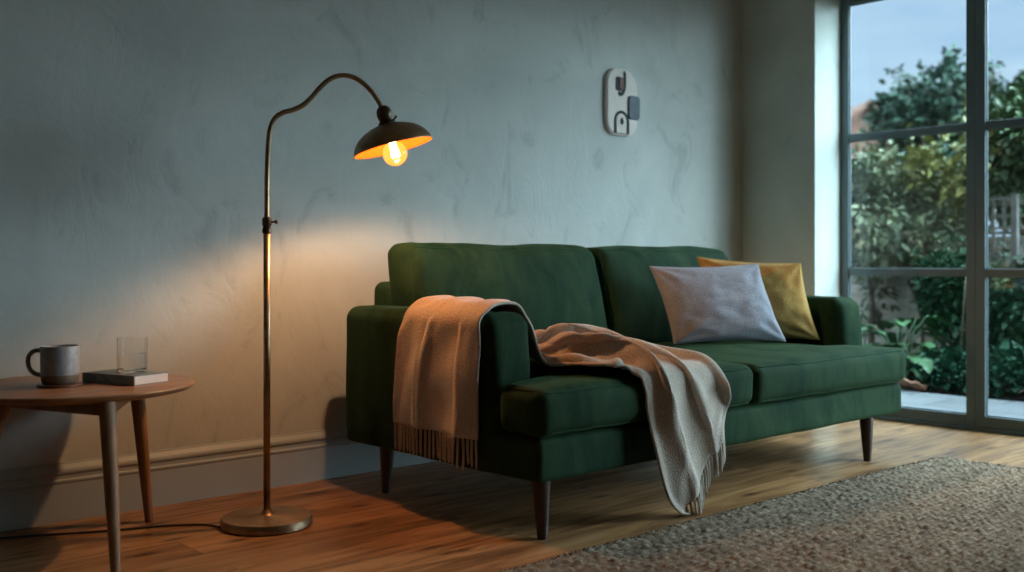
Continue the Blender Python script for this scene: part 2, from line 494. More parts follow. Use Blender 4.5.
# base rail
sofa_part('base', M['velvet'], SX0+.012, SX1-.012, SY0, SY1, .187, .325, r=.022, puff=(0, 0, .004, 0, 0, 0), n=(60, 24, 12), wob=.004, seed=1)
# arms: upper outline rolls softly
def arm_fn(side):
    def fn(p, u):
        x, y, z = p
        # front face leans back a little towards the top, top falls gently to the front
        t = max(0, (z-.32)/.38)
        if u[1] < -.2: y += .018*t*t
        return (x, y, z)
    return fn
for sgn, xa, xb in ((-1, SX0, SX0+.205), (1, SX1-.175, SX1+.035)):
    sofa_part('arm', M['velvet'], xa, xb, ARM_Y, SY1-.002, .20, .705, r=.048, puff=(.004, .004, .012, 0, 0, .010), n=(18, 36, 28), wob=.005, seed=3+sgn, fn=arm_fn(sgn))
# back frame
sofa_part('back_frame', M['velvet'], SX0+.135, SX1-.135, SY1-.12, SY1, .30, .800, r=.035, puff=(0, 0, 0, .004, 0, .003), n=(40, 14, 22), wob=.004, seed=9)
# seat cushions, T shaped: they run in front of the arms
MID = 3.388
def seat_fn(left):
    def fn(p, u):
        x, y, z = p
        t = min(1, max(0, (y-(ARM_Y-.045))/.05)); t = t*t*(3-2*t)
        if left:
            fr = (MID-x)/(MID-(SX0+.004)); x += fr*(.205)*t
        else:
            fr = (x-MID)/((SX1-.004)-MID); x -= fr*(.205)*t
        z += 0.0
        return (x, y, z)
    return fn
seatL = sofa_part('seat_cushion', M['velvet'], SX0+.004, MID-.002, SY0-.018, SY1-.13, .328, .482, r=.040, puff=(.010, .004, .020, 0, .0, .030), n=(46, 40, 16), wob=.007, seed=11, fn=seat_fn(True))
seatR = sofa_part('seat_cushion', M['velvet'], MID+.002, SX1+.006, SY0-.018, SY1-.13, .328, .482, r=.040, puff=(.004, .010, .020, 0, .0, .030), n=(46, 40, 16), wob=.007, seed=12, fn=seat_fn(False))
# back cushions lean back; bulge forward
def back_fn(xa, xb):
    def fn(p, u):
        x, y, z = p
        t = (z-.49)/.46
        y += .105*t
        xm = (xa+xb)/2
        x = xm+(x-xm)*(1-.012*t)
        if u[2] > .3: z -= .014*abs((x-xm)/((xb-xa)/2))**2.5*-1*0 + 0
        return (x, y, z)
    return fn
backs = []
for sd, xa, xb in ((21, SX0+.150, 3.462), (22, 3.468, SX1-.135)):
    o = sofa_part('back_cushion', M['velvet'], xa, xb, 3.115, 3.29, .488, .945, r=.050, puff=(.008, .008, .035, .02, 0, .008), n=(46, 20, 34), wob=.012, seed=sd, fn=back_fn(xa, xb))
    backs.append((o, xa, xb))

def seam_loop(pts, parent, r=.0028, name='piping'):
    mb = MB().tube(pts, r, 6, cap=False)
    o = mesh(name, [tuple(Vector(v)-SC) for v in mb.v], mb.f, M['velvet_seam'])
    o.parent = parent
    return o
def near_surface(o, pts, off=0.0015):
    """snap points onto the cushion's own mesh"""
    from mathutils.bvhtree import BVHTree
    me = o.data
    bvh = BVHTree.FromPolygons([v.co.copy() for v in me.vertices], [list(p.vertices) for p in me.polygons])
    out = []
    for p in pts:
        co, nrm, i, d = bvh.find_nearest(Vector(p)-SC)
        out.append(co+SC+nrm*off)
    return out
for o, left in ((seatL, True), (seatR, False)):
    xa, xb = (SX0+.010, MID-.008) if left else (MID+.008, SX1-.002)
    z1, z0 = .480, .334
    for z in (z1, z0):
        P = []
        P += [(xa, y, z) for y in np.linspace(ARM_Y-.05, SY0+.03, 8)]
        P += [(x, SY0-.016, z) for x in np.linspace(xa+.03, xb-.03, 50)]
        P += [(xb, y, z) for y in np.linspace(SY0+.03, SY0+.25, 8)]
        seam_loop(near_surface(o, P), o)
for o, xa, xb in backs:
    P = [(xa+.006+.0, 3.118+.105*t, .49+.46*t) for t in np.linspace(.05, .88, 24)]
    P += [(x, 3.215, .945) for x in np.linspace(xa+.03, xb-.03, 50)]
    P += [(xb-.006, 3.118+.105*t, .49+.46*t) for t in np.linspace(.88, .05, 24)]
    seam_loop(near_surface(o, P), o)

def sofa_leg(x, y, sx, sy):
    mb = MB().tube([(x, y, .192), (x, y, .185), (x+sx*.008, y+sy*.004, .06), (x+sx*.012, y+sy*.006, 0)], [.030, .030, .0215, .0165], 20)
    o = mb.build('leg', M['dark_wood'], None); o.data.transform(Matrix.Translation(-SC)); o.parent = sofa; sharp(o, 40)
for x, y, a, c in ((2.322, 2.405, 0, -1), (4.288, 2.375, 0, -1), (2.345, 3.27, 0, 1), (4.44, 3.30, 0, 1)):
    sofa_leg(x, y, a, c)
# centre support leg, seen below the throw
sofa_leg(3.395, 2.66, 0, 0)

# ------------------------------------------------------------------ throw (one blanket, its own thing)
def throw_surface(NS=150, NT=56):
    # control rows: edge B (towards the front), edge A (towards the back), normal, fold amplitude, folds, phase
    Rw = [
     ((2.228, 2.605, .318), (2.228, 3.045, .328), (-1, 0, 0),    .034, 2.2, 0.0),
     ((2.228, 2.605, .44),  (2.226, 3.035, .44),  (-1, 0, 0),    .034, 2.2, 0.1),
     ((2.228, 2.605, .58),  (2.226, 3.025, .58),  (-1, 0, 0),    .030, 2.2, 0.2),
     ((2.230, 2.605, .67),  (2.228, 3.015, .67),  (-1, 0, 0),    .024, 2.3, 0.3),
     ((2.265, 2.605, .722), (2.265, 3.000, .724), (-.6, 0, .8),  .018, 2.3, 0.4),
     ((2.36, 2.615, .734),  (2.36, 2.985, .736),  (0, 0, 1),     .018, 2.4, 0.5),
     ((2.46, 2.625, .720),  (2.46, 2.960, .724),  (.5, 0, .85),  .022, 2.4, 0.6),
     ((2.495, 2.63, .640),  (2.51, 2.900, .660),  (1, 0, .2),    .040, 2.4, 0.8),
     ((2.512, 2.60, .560),  (2.55, 2.860, .590),  (.9, 0, .4),   .055, 2.5, 1.0),
     ((2.545, 2.51, .520),  (2.66, 2.850, .540),  (.3, 0, .95),  .110, 2.8, 1.6),
     ((2.585, 2.41, .517),  (2.81, 2.880, .535),  (0, 0, 1),     .130, 3.1, 2.6),
     ((2.635, 2.362, .517), (2.96, 2.850, .535),  (0, 0, 1),     .125, 3.1, 3.4),
     ((2.665, 2.340, .513), (3.05, 2.74, .530),   (0, 0, 1),     .108, 3.0, 4.1),
     ((2.685, 2.318, .500), (3.07, 2.56, .530),   (0, -.2, 1),   .084, 2.9, 4.6),
     ((2.700, 2.300, .462), (3.09, 2.41, .520),   (0, -.5, .85), .072, 2.8, 4.9),
     ((2.715, 2.285, .39),  (3.11, 2.300, .480),  (0, -1, .2),   .052, 2.7, 5.1),
     ((2.735, 2.282, .30),  (3.12, 2.282, .445),  (0, -1, 0),    .046, 2.6, 5.2),
     ((2.765, 2.280, .20),  (3.12, 2.280, .41),   (0, -1, 0),    .044, 2.5, 5.2),
     ((2.81, 2.280, .10),   (3.10, 2.278, .36),   (0, -1, 0),    .040, 2.4, 5.2),
     ((2.88, 2.278, .015),  (3.07, 2.274, .30),   (0, -1, 0),    .034, 2.3, 5.2),
    ]
    B = catmull([r[0] for r in Rw], NS); A = catmull([r[1] for r in Rw], NS)
    N = catmull([r[2] for r in Rw], NS); N /= np.linalg.norm(N, axis=1)[:, None]
    q = catmull([(r[3], r[4], r[5]) for r in Rw], NS)
    V = np.zeros((NS, NT, 3))
    for i in range(NS):
        t = np.linspace(0, 1, NT)
        amp, k, ph = q[i]
        w = 0.5-0.5*np.cos(2*np.pi*(k*t)+ph*1.0)
        w = w**0.8*(0.78+0.32*np.sin(5.1*t+2.2+i*.045))
        w2 = 0.5+0.5*np.sin(2*np.pi*(k*2.3*t)+ph*2.1+i*.03)
        big = np.clip((amp-.04)/.04, 0, 1)
        side = np.sin(2*np.pi*(k*t)+ph)*amp*(.85-.3*big)-big*.055*w
        d = (A[i]-B[i]); L = np.linalg.norm(d); d = d/L
        lift = (0.75+0.55*t*np.clip((amp-.03)/.05, 0, 1))*(1-np.clip((amp-.04)/.03, 0, 1)*(1-np.clip(t/.16, 0, 1)))
        V[i] = B[i]+np.outer(t*L+side*np.sin(np.pi*t), d)+np.outer((amp*w+amp*.22*w2)*lift, N[i])
    return V
def drape(X0, steps=20, iters=12, keep=0.55):
    """lets the blanket settle on the sofa: stretch and bend springs, gravity, friction, contact with the
    sofa's rounded boxes, the floor and itself"""
    NS, NT, _ = X0.shape
    R0 = X0.reshape(-1, 3); P = R0.copy()
    ids = np.arange(NS*NT).reshape(NS, NT)
    def sdbox(p, lo, hi, r):
        c = (np.array(lo)+hi)/2; h = (np.array(hi)-lo)/2-r
        q = np.abs(p-c)-h
        return np.linalg.norm(np.maximum(q, 0), axis=1)+np.minimum(q.max(1), 0)-r
    gap = .0075
    def sdf(p):
        d = sdbox(p, (2.240, 2.560, .2), (2.456, 3.43, .716), .05)
        d = np.minimum(d, sdbox(p, (2.243, 2.312, .325), (3.39, 3.3, .506), .045))
        d = np.minimum(d, sdbox(p, (3.386, 2.312, .325), (4.56, 3.3, .506), .045))
        d = np.minimum(d, sdbox(p, (2.25, 2.345, .185), (4.56, 3.4, .33), .02))
        q = p.copy(); q[:, 1] -= .105*(p[:, 2]-.49)/.46
        return np.minimum(d, sdbox(q, (2.39, 3.085, .49), (4.4, 3.3, .95), .05))
    def grad(p):
        e = 1e-4
        g = np.stack([sdf(p+np.eye(3)[k]*e)-sdf(p-np.eye(3)[k]*e) for k in range(3)], 1)
        return g/np.maximum(np.linalg.norm(g, axis=1), 1e-9)[:, None]
    springs = []
    def spring(a, b, k, s=1.0):
        a = a.ravel(); b = b.ravel()
        if len(a): springs.append((a, b, np.linalg.norm(P[a]-P[b], axis=1)*s, k))
    for st in (0, 1):
        spring(ids[st:-1:2, :], ids[st+1::2, :], 1.); spring(ids[:, st:-1:2], ids[:, st+1::2], 1.)
        spring(ids[st:-1:2, :-1], ids[st+1::2, 1:], .4); spring(ids[st:-1:2, 1:], ids[st+1::2, :-1], .4)
    for st in range(4):
        r = np.arange(st, NS-2, 4); spring(ids[r, :], ids[r+2, :], keep, 1.02)
        r = np.arange(st, NT-2, 4); spring(ids[:, r], ids[:, r+2], keep, 1.02)
    for st in range(8):
        r = np.arange(st, NT-4, 8); spring(ids[:, r], ids[:, r+4], keep*.5, 1.02)
    f = np.linspace(0, 19, NS)
    pin = np.zeros((NS, NT)); pin[(f > 4.4) & (f < 5.6)] = .25
    pin = pin.ravel()[:, None]
    for _ in range(30):
        d = sdf(P); m = d < gap
        if not m.any(): break
        P[m] += grad(P[m])*(gap-d[m])[:, None]
    V = np.zeros_like(P); g = np.array([0, 0, -3.0]); dt = 1/90; rad = .0165
    def near_pairs(P):
        k = np.floor(P/rad).astype(np.int64)
        h = lambda a, b, c: (a*73856093) ^ (b*19349663) ^ (c*83492791)
        key = h(k[:, 0], k[:, 1], k[:, 2]); o = np.argsort(key, kind='stable'); ks = key[o]; A, B = [], []
        for dx in (-1, 0, 1):
            for dy in (-1, 0, 1):
                for dz in (-1, 0, 1):
                    kk = h(k[:, 0]+dx, k[:, 1]+dy, k[:, 2]+dz)
                    lo = np.searchsorted(ks, kk, 'left'); c = np.searchsorted(ks, kk, 'right')-lo
                    for q in range(min(int(c.max()), 12)):
                        i = np.nonzero(c > q)[0]; j = o[lo[i]+q]; s = i < j; i = i[s]; j = j[s]
                        far = (np.abs(i//NT-j//NT) > 2) | (np.abs(i % NT-j % NT) > 2)
                        i = i[far]; j = j[far]; s = np.linalg.norm(P[i]-P[j], axis=1) < rad
                        A.append(i[s]); B.append(j[s])
        return np.concatenate(A), np.concatenate(B)
    for s in range(steps):
        old = P.copy(); V += g*dt; V *= .90; P = P+V*dt
        if s % 2 == 0: pi, pj = near_pairs(P)
        for it in range(iters):
            for a, b, L, k in springs:
                d = P[b]-P[a]; l = np.sqrt((d*d).sum(1)); c = (k*.5*(l-L)/np.maximum(l, 1e-9))[:, None]*d
                P[a] += c; P[b] -= c
            if len(pi):
                d = P[pj]-P[pi]; l = np.linalg.norm(d, axis=1); m = l < rad
                c = (.35*(l[m]-rad)/np.maximum(l[m], 1e-6))[:, None]*d[m]
                np.add.at(P, pi[m], c); np.add.at(P, pj[m], -c)
            P += pin*(R0-P)
            dd = sdf(P); m = dd < gap
            if m.any():
                gr = grad(P[m]); P[m] += gr*(gap-dd[m])[:, None]
                mv = P[m]-old[m]; P[m] -= (mv-(mv*gr).sum(1)[:, None]*gr)*.75
            m = P[:, 2] < .006; P[m, 2] = .006
            mv = P[m]-old[m]; mv[:, 2] = 0; P[m] -= mv*.7
        V = (P-old)/dt
        V *= np.minimum(1, 1.5/np.maximum(np.linalg.norm(V, axis=1), 1e-9))[:, None]
    G = P.reshape(NS, NT, 3)
    for _ in range(2):
        H = G.copy(); H[1:-1] = .5*G[1:-1]+.25*(G[2:]+G[:-2])
        G = H.copy(); G[:, 1:-1] = .5*H[:, 1:-1]+.25*(H[:, 2:]+H[:, :-2])
    return G
def crumple(G):
    # small soft creases on top of the settled folds
    a = np.gradient(G, axis=0); b = np.gradient(G, axis=1)
    N = np.cross(a, b); N /= np.maximum(np.linalg.norm(N, axis=2), 1e-9)[..., None]
    out = G.copy(); ns, nt, _ = G.shape
    for i in range(ns):
        f = 19*i/(ns-1); amp = .004+.020*math.exp(-((f-10.8)/2.4)**2)
        for j in range(nt):
            q = Vector((i*.085, j*.11, 0.0))
            n1 = mnoise.noise(q*1.0+Vector((3.1, 0, 5.2))); n2 = mnoise.noise(q*2.1+Vector((9.1, 4, .2)))
            out[i, j] += N[i, j]*amp*((1-2.4*abs(n1))*1.0+.5*n2)
    return out
THROW = crumple(drape(throw_surface(130, 52)))
M['throw'] = mat_fabric('oatmeal_wool', (0.53, 0.435, 0.36), 190, 0.07, 0.7, 0.45, 5)
TH = THROW
def build_throw(TH):
    NS, NT, _ = TH.shape
    T0 = Vector((2.6, 2.65, 0.5))
    root = empty('throw_blanket', T0)
    tag(root, 'crumpled oatmeal wool throw draped over the sofa arm and seat, fringed ends', 'blanket')
    fs = [(i*NT+j, i*NT+j+1, (i+1)*NT+j+1, (i+1)*NT+j) for i in range(NS-1) for j in range(NT-1)]
    o = mesh('cloth', [tuple(v-np.array(T0)) for v in TH.reshape(-1, 3)], fs, M['throw'], root)
    so = o.modifiers.new('thickness', 'SOLIDIFY'); so.thickness = 0.011; so.offset = 0
    sb = o.modifiers.new('soft', 'SUBSURF'); sb.levels = 1; sb.render_levels = 1
    r = random.Random(5)
    for end in (0, NS-1):
        row = TH[end]; prev = TH[end+3 if end == 0 else end-3]
        dirs = row-prev
        mb = MB()
        acc = np.concatenate([[0], np.cumsum(np.linalg.norm(np.diff(row, axis=0), axis=1))])
        n = int(acc[-1]/0.018)
        for k in range(n):
            s = (k+.5)/n*acc[-1]
            p = Vector([np.interp(s, acc, row[:, a]) for a in range(3)])
            d = Vector([np.interp(s, acc, dirs[:, a]) for a in range(3)])
            d = d.normalized() if d.length > 1e-6 else Vector((0, 0, -1))
            L = r.uniform(.085, .105)
            pts = [p-d*.006]; q = p.copy(); g = d.copy()
            for j in range(6):
                g = (g+Vector((r.uniform(-.05, .05), r.uniform(-.05, .05), -.5))).normalized()
                nq = q+g*L/6
                if nq.z < .006: nq.z = .006+r.uniform(0, .004)
                # strands rest on the outside of the sofa
                if end == 0: nq.x = min(nq.x, 2.247)
                else: nq.y = min(nq.y, 2.322)
                q = nq; pts.append(q)
            mb.tube([x-T0 for x in pts], [.0046, .0047, .0044, .0042, .0040, .0044, .0020], 6)
        mb.build('fringe', M['throw'], root)
    return root
build_throw(TH)

# ------------------------------------------------------------------ scatter cushions
def pillow(name, BL, BR, TL, TR, thick, mat, label, group=None, seed=0, n=44):
    BL, BR, TL, TR = [Vector(p) for p in (BL, BR, TL, TR)]
    c = (BL+BR+TL+TR)/4
    nrm = (BR-BL).cross(TL-BL).normalized()
    V, Fc = [], []
    rs = random.Random(seed)
    for side in (1, -1):
        for i in range(n+1):
            for j in range(n+1):
                # denser towards the seam
                u = math.sin((2*i/n-1)*math.pi/2); v = math.sin((2*j/n-1)*math.pi/2)
                # pinched outline: sides pull in, corners keep their ears
                uu = u*(1-.065*(1-v*v)**1.0*abs(u)**1.5); vv = v*(1-.065*(1-u*u)**1.0*abs(v)**1.5)
                s, t = (uu+1)/2, (vv+1)/2
                p = (BL*(1-s)+BR*s)*(1-t)+(TL*(1-s)+TR*s)*t
                e = max(0, (1-u*u))*max(0, (1-v*v))
                h = thick/2*(e**0.42)*(1-.18*max(0, v))
                q = Vector((u*2.2+seed, v*2.2, side*.7+seed))
                wr = mnoise.noise(q*1.3)*.009+mnoise.noise(q*3.1)*.005
                # creases running in from the corners
                cr_ = 0
                for (cu, cv) in ((-1, -1), (1, -1), (-1, 1), (1, 1)):
                    du, dv = u-cu, v-cv; rr = math.hypot(du, dv)
                    an = math.atan2(dv*-cv, du*-cu)
                    cr_ += .008*math.sin(an*9+seed+cu)*math.exp(-((rr-.42)/.30)**2)
                h2 = h+(wr+cr_)*(e**.3)
                V.append(p+nrm*side*max(h2, 0.0)-c)
    m = (n+1)*(n+1)
    for i in range(n):
        for j in range(n):
            a = i*(n+1)+j
            Fc.append((a, a+n+1, a+n+2, a+1)); Fc.append((m+a, m+a+1, m+a+n+2, m+a+n+1))
    o = mesh(name, V, Fc, mat)
    bm = bmesh.new(); bm.from_mesh(o.data); bmesh.ops.remove_doubles(bm, verts=bm.verts, dist=2e-4)
    bmesh.ops.recalc_face_normals(bm, faces=bm.faces); bm.to_mesh(o.data); bm.free()
    o.location = c
    tag(o, label, 'cushion', group)
    # sewn edge
    P = []
    def at(u, v):
        uu = u*(1-.065*(1-v*v)**1.0*abs(u)**1.5); vv = v*(1-.065*(1-u*u)**1.0*abs(v)**1.5)
        s, t = (uu+1)/2, (vv+1)/2
        return (BL*(1-s)+BR*s)*(1-t)+(TL*(1-s)+TR*s)*t-c
    for k in range(40): P.append(at(-1+2*k/40, -1))
    for k in range(40): P.append(at(1, -1+2*k/40))
    for k in range(40): P.append(at(1-2*k/40, 1))
    for k in range(41): P.append(at(-1, 1-2*k/40))
    MB().tube(P, .0028, 6, cap=False).build('seam', mat, o)
    return o
pillow('scatter_cushion', (3.665, 2.950, .515), (4.150, 2.695, .515), (3.60, 3.035, .856), (4.075, 2.795, .868), .175, M['grey_linen'],
       'lilac-grey linen scatter cushion leaning on the sofa back in front of the mustard one', seed=2)
pillow('scatter_cushion', (4.09, 3.03, .512), (4.385, 2.665, .512), (4.03, 3.105, .900), (4.320, 2.725, .870), .16, M['mustard'],
       'mustard yellow linen scatter cushion tucked behind the grey one by the far arm', seed=6)

# ------------------------------------------------------------------ floor lamp
LB = Vector((1.763, 3.142, 0))
LD = Vector((2.17-1.763, 2.98-3.142, 0)).normalized()
lamp = empty('floor_lamp', LB)
tag(lamp, 'lit aged-brass floor lamp with swan-neck arm and dome shade', 'floor lamp')
sharp(MB().lathe([(0, 0), (.146, 0), (.150, .004), (.150, .026), (.147, .031), (.140, .033), (.03, .035), (.024, .038), (.018, .046), (.0135, .052), (0, .052)], 72).build('base', M['brass'], lamp), 40)
MB().tube([(0, 0, .03), (0, 0, .5), (0, 0, 1.0)], .0115, 20).build('pole', M['brass'], lamp)
col = MB().lathe([(.0115, .972), (.0155, .975), (.0155, .988), (.0135, .990), (.0135, .998), (.0160, 1.001), (.0160, 1.022), (.0125, 1.026), (.009, 1.028)], 32)
collar = sharp(col.build('collar', M['dark_metal'], lamp), 40)
MB().tube([(.014*.74, -.014*.67, 1.011), (.026*.74, -.026*.67, 1.011), (.028*.74, -.028*.67, 1.011), (.036*.74, -.036*.67, 1.011)], [.0035, .0035, .007, .007], 12).build('knob', M['dark_metal'], collar)
arc = [(0, 1.02), (.0, 1.12), (.002, 1.218), (.006, 1.285), (.012, 1.325), (.027, 1.358), (.053, 1.378), (.086, 1.389), (.120, 1.407), (.150, 1.436), (.179, 1.471), (.213, 1.501), (.249, 1.515), (.287, 1.513), (.322, 1.496), (.355, 1.466), (.381, 1.431), (.394, 1.404)]
pts = catmull([(LD.x*s, LD.y*s, z) for s, z in arc], 110)
arm_o = MB().tube([tuple(p) for p in pts], .0085, 16).build('arm', M['brass'], lamp)
# lamp head: local axis -z runs from the neck through the bulb
Rr_ = Vector((math.cos(YAW), -math.sin(YAW), 0))
th = math.radians(15.0)
ax = (Vector((0, 0, -1))*math.cos(th)+Rr_*math.sin(th)).normalized()
zl = -ax; xl = (Rr_-zl*Rr_.dot(zl)).normalized(); yl = zl.cross(xl)
RIM = Vector((2.160, 2.975, 1.273))-LB
HM = Matrix(((xl.x, yl.x, zl.x, RIM.x), (xl.y, yl.y, zl.y, RIM.y), (xl.z, yl.z, zl.z, RIM.z), (0, 0, 0, 1)))
out_p = [(.1385, 0), (.1405, .001), (.1400, .004), (.135, .018), (.126, .034), (.112, .050), (.092, .064), (.068, .075), (.045, .082), (.030, .086), (.024, .089)]
in_p = [(.022, .086), (.030, .083), (.045, .079), (.068, .072), (.092, .061), (.111, .047), (.124, .032), (.133, .017), (.1375, .003), (.1385, 0)]
shade = MB().lathe(out_p, 72, HM, cap=False).build('lamp_shade', M['brass'], lamp)
MB().lathe(in_p, 72, HM, cap=False).build('shade_lining', M['brass_in'], shade)
sharp(MB().lathe([(0, .083), (.030, .083), (.031, .088), (.029, .093), (.024, .095), (.0235, .104), (.026, .108), (.027, .124), (.025, .136), (.019, .146), (.010, .151), (0, .152)], 40, HM).build('socket', M['dark_metal'], lamp), 45)
tip = HM @ Vector((0, 0, .146)); endp = Vector(tuple(pts[-1]))
MB().tube([endp, (endp+tip)/2, tip], [.0105, .0095, .0085], 14).build('joint', M['dark_metal'], lamp)
MB().tube([HM @ Vector((.020, -.012, .088)), HM @ Vector((.036, -.014, .098)), HM @ Vector((.040, -.014, .103))], [.003, .003, .005], 10).build('switch', M['dark_metal'], shade)

def mat_bulb():
    m = bpy.data.materials.new('amber_bulb'); m.use_nodes = True
    n, l = m.node_tree.nodes, m.node_tree.links; n.clear()
    o = n.new('ShaderNodeOutputMaterial')
    tr = n.new('ShaderNodeBsdfTransparent'); tr.inputs[0].default_value = (1.0, .80, .50, 1)
    em = n.new('ShaderNodeEmission'); em.inputs[0].default_value = (1.0, .30, .05, 1); em.inputs[1].default_value = 2.6
    gl = n.new('ShaderNodeBsdfGlossy'); gl.inputs['Roughness'].default_value = .05
    a = n.new('ShaderNodeMixShader'); a.inputs[0].default_value = .45
    l.new(tr.outputs[0], a.inputs[1]); l.new(em.outputs[0], a.inputs[2])
    lw = fresnel_thin(n, l, 1.4)
    c = n.new('ShaderNodeMixShader'); l.new(lw.outputs[0], c.inputs[0]); l.new(a.outputs[0], c.inputs[1]); l.new(gl.outputs[0], c.inputs[2])
    l.new(c.outputs[0], o.inputs[0]); return m
def emis(name, c, s):
    m = bpy.data.materials.new(name); m.use_nodes = True
    n, l = m.node_tree.nodes, m.node_tree.links; n.clear()
    o = n.new('ShaderNodeOutputMaterial'); e = n.new('ShaderNodeEmission'); e.inputs[0].default_value = (*c, 1); e.inputs[1].default_value = s
    l.new(e.outputs[0], o.inputs[0]); return m
bp_ = []
for k in range(20):
    a = math.pi*k/19*0.86
    bp_.append((.0435*math.sin(a), -.020-.0435*math.cos(a)))
bp_ += [(.017, .030), (.0155, .045), (.0155, .07)]
bulb = MB().lathe(bp_, 40, HM, cap=False).build('bulb', mat_bulb(), lamp)
fil = MB()
for k in range(5):
    a = 2*math.pi*k/5
    c0, s0 = math.cos(a), math.sin(a)
    fil.tube([HM @ Vector((.006*c0, .006*s0, .035)), HM @ Vector((.015*c0, .015*s0, -.030)), HM @ Vector((.011*c0, .011*s0, -.035)), HM @ Vector((.005*c0, .005*s0, .030))], .0030, 8)
fil.build('filament', emis('filament_glow', (1.0, .60, .22), 60), bulb)
ld = bpy.data.lights.new('bulb_light', 'POINT'); ld.energy = LAMP_POWER; ld.color = (1.0, .64, .39); ld.shadow_soft_size = .022
lo = bpy.data.objects.new('bulb_light', ld); COL.objects.link(lo); lo.parent = lamp; lo.location = HM @ Vector((0, 0, .038))

# power cord
cp = [(1.625, 3.20), (1.60, 3.275), (1.49, 3.352), (1.37, 3.395), (1.21, 3.470), (1.05, 3.548), (.85, 3.60), (.5, 3.59)]
cpts = catmull([(x, y, .0045) for x, y in cp], 80)
MB().tube([Vector(tuple(p))-LB for p in cpts], .0036, 8).build('cord', M['cord'], lamp)

# ------------------------------------------------------------------ side table
TC = Vector((1.204, 3.309, 0)); TZ = .500
table = empty('side_table', TC)
tag(table, 'round warm-oak side table with three splayed round legs', 'side table')
sharp(MB().lathe([(0, TZ-.026), (.300, TZ-.026), (.330, TZ-.020), (.345, TZ-.010), (.3475, TZ-.004), (.3455, TZ-.001), (.342, TZ), (0, TZ)], 96).build('tabletop', M['oak'], table), 30)
feet = [(1.492-TC.x, 3.450-TC.y), (1.165-TC.x, 2.915-TC.y), (.900-TC.x, 3.460-TC.y)]
tops = []
for (fx, fy), kf in zip(feet, (.80, .78, .58)):
    v = Vector((fx, fy, 0)); tx = v*kf
    tops.append(tx)
    o = MB().tube([Vector((tx.x, tx.y, TZ-.024)), v*(kf+(1-kf)*.25)+Vector((0, 0, TZ*.75)), v*(kf+(1-kf)*.65)+Vector((0, 0, TZ*.35)), Vector((fx, fy, 0))], [.0235, .0225, .0185, .0135], 22).build('leg', M['oak_leg'], table)
    sharp(o, 50)
for i in range(3):
    a, b_ = tops[i], tops[(i+1) % 3]
    d = (b_-a).normalized(); nn = Vector((-d.y, d.x, 0))*.011
    mb = MB(); z0, z1 = TZ-.062, TZ-.026
    a2, b2 = a+d*.018, b_-d*.018
    q = [a2-nn, b2-nn, b2+nn, a2+nn]
    mb.add([(p.x, p.y, z0) for p in q]+[(p.x, p.y, z1) for p in q], [(3, 2, 1, 0), (4, 5, 6, 7), (0, 1, 5, 4), (1, 2, 6, 5), (2, 3, 7, 6), (3, 0, 4, 7)])
    mb.build('apron_rail', M['oak_leg'], table, smooth=False)

# coaster, mug
MC = Vector((1.144, 3.293, TZ))
o = MB().lathe([(0, 0), (.064, 0), (.066, .002), (.066, .006), (.064, .008), (0, .008)], 48).build('coaster', mat_wood('walnut_coaster', (.05, .02, .012), (.14, .06, .035)), None)
o.location = MC; sharp(o, 40); tag(o, 'thin round brown coaster under the mug on the side table', 'coaster')
def mat_mug():
    m, n, l, b = new_mat('stoneware_glaze')
    t = n.new('ShaderNodeTexCoord'); sp = n.new('ShaderNodeSeparateXYZ'); l.new(t.outputs['Object'], sp.inputs[0])
    x = tex_noise(n, l, 30, 4); ad = n.new('ShaderNodeMath'); ad.operation = 'MULTIPLY_ADD'; ad.inputs[1].default_value = .006
    l.new(x.outputs['Fac'], ad.inputs[0]); l.new(sp.outputs['Z'], ad.inputs[2])
    gt = n.new('ShaderNodeMath'); gt.operation = 'GREATER_THAN'; gt.inputs[1].default_value = .031; l.new(ad.outputs[0], gt.inputs[0])
    gz_ = ramp(n, l, tex_noise(n, l, 60, 4).outputs['Fac'], [(.3, (.22, .235, .25)), (.7, (.34, .355, .37))])
    ra = ramp(n, l, tex_noise(n, l, 90, 3).outputs['Fac'], [(.3, (.11, .09, .065)), (.7, (.17, .14, .10))])
    mi = n.new('ShaderNodeMixRGB'); l.new(gt.outputs[0], mi.inputs[0]); l.new(ra.outputs[0], mi.inputs[1]); l.new(gz_.outputs[0], mi.inputs[2])
    l.new(mi.outputs[0], b.inputs['Base Color']); b.inputs['Roughness'].default_value = .45
    add_bump(n, l, b, x.outputs['Fac'], .15, .003); return m
MUGM = mat_mug()
mug = empty('mug', MC+Vector((0, 0, .008))); tag(mug, 'speckled grey stoneware mug with an unglazed base', 'mug')
MB().lathe([(0, 0), (.046, 0), (.050, .003), (.0535, .012), (.0545, .03), (.0550, .06), (.0555, .112), (.0545, .1145), (.0525, .115), (.0510, .113), (.0505, .09), (.0500, .03), (.046, .010), (0, .008)], 56).build('cup', MUGM, mug)
hd = -Vector((math.cos(YAW), -math.sin(YAW), 0))
hp = [(.052, .098), (.066, .101), (.082, .097), (.094, .083), (.097, .062), (.090, .042), (.076, .030), (.062, .026), (.052, .027)]
HP = catmull([(hd.x*a, hd.y*a, z) for a, z in hp], 36)
MB().tube([tuple(p) for p in HP], .0068, 14).build('handle', simple('mug_handle_glaze', (.15, .155, .15), .5, 0, .2, 60), mug)
MB().lathe([(0, .082), (.0495, .082)], 40).build('coffee', simple('black_coffee', (.02, .012, .008), .08), mug)

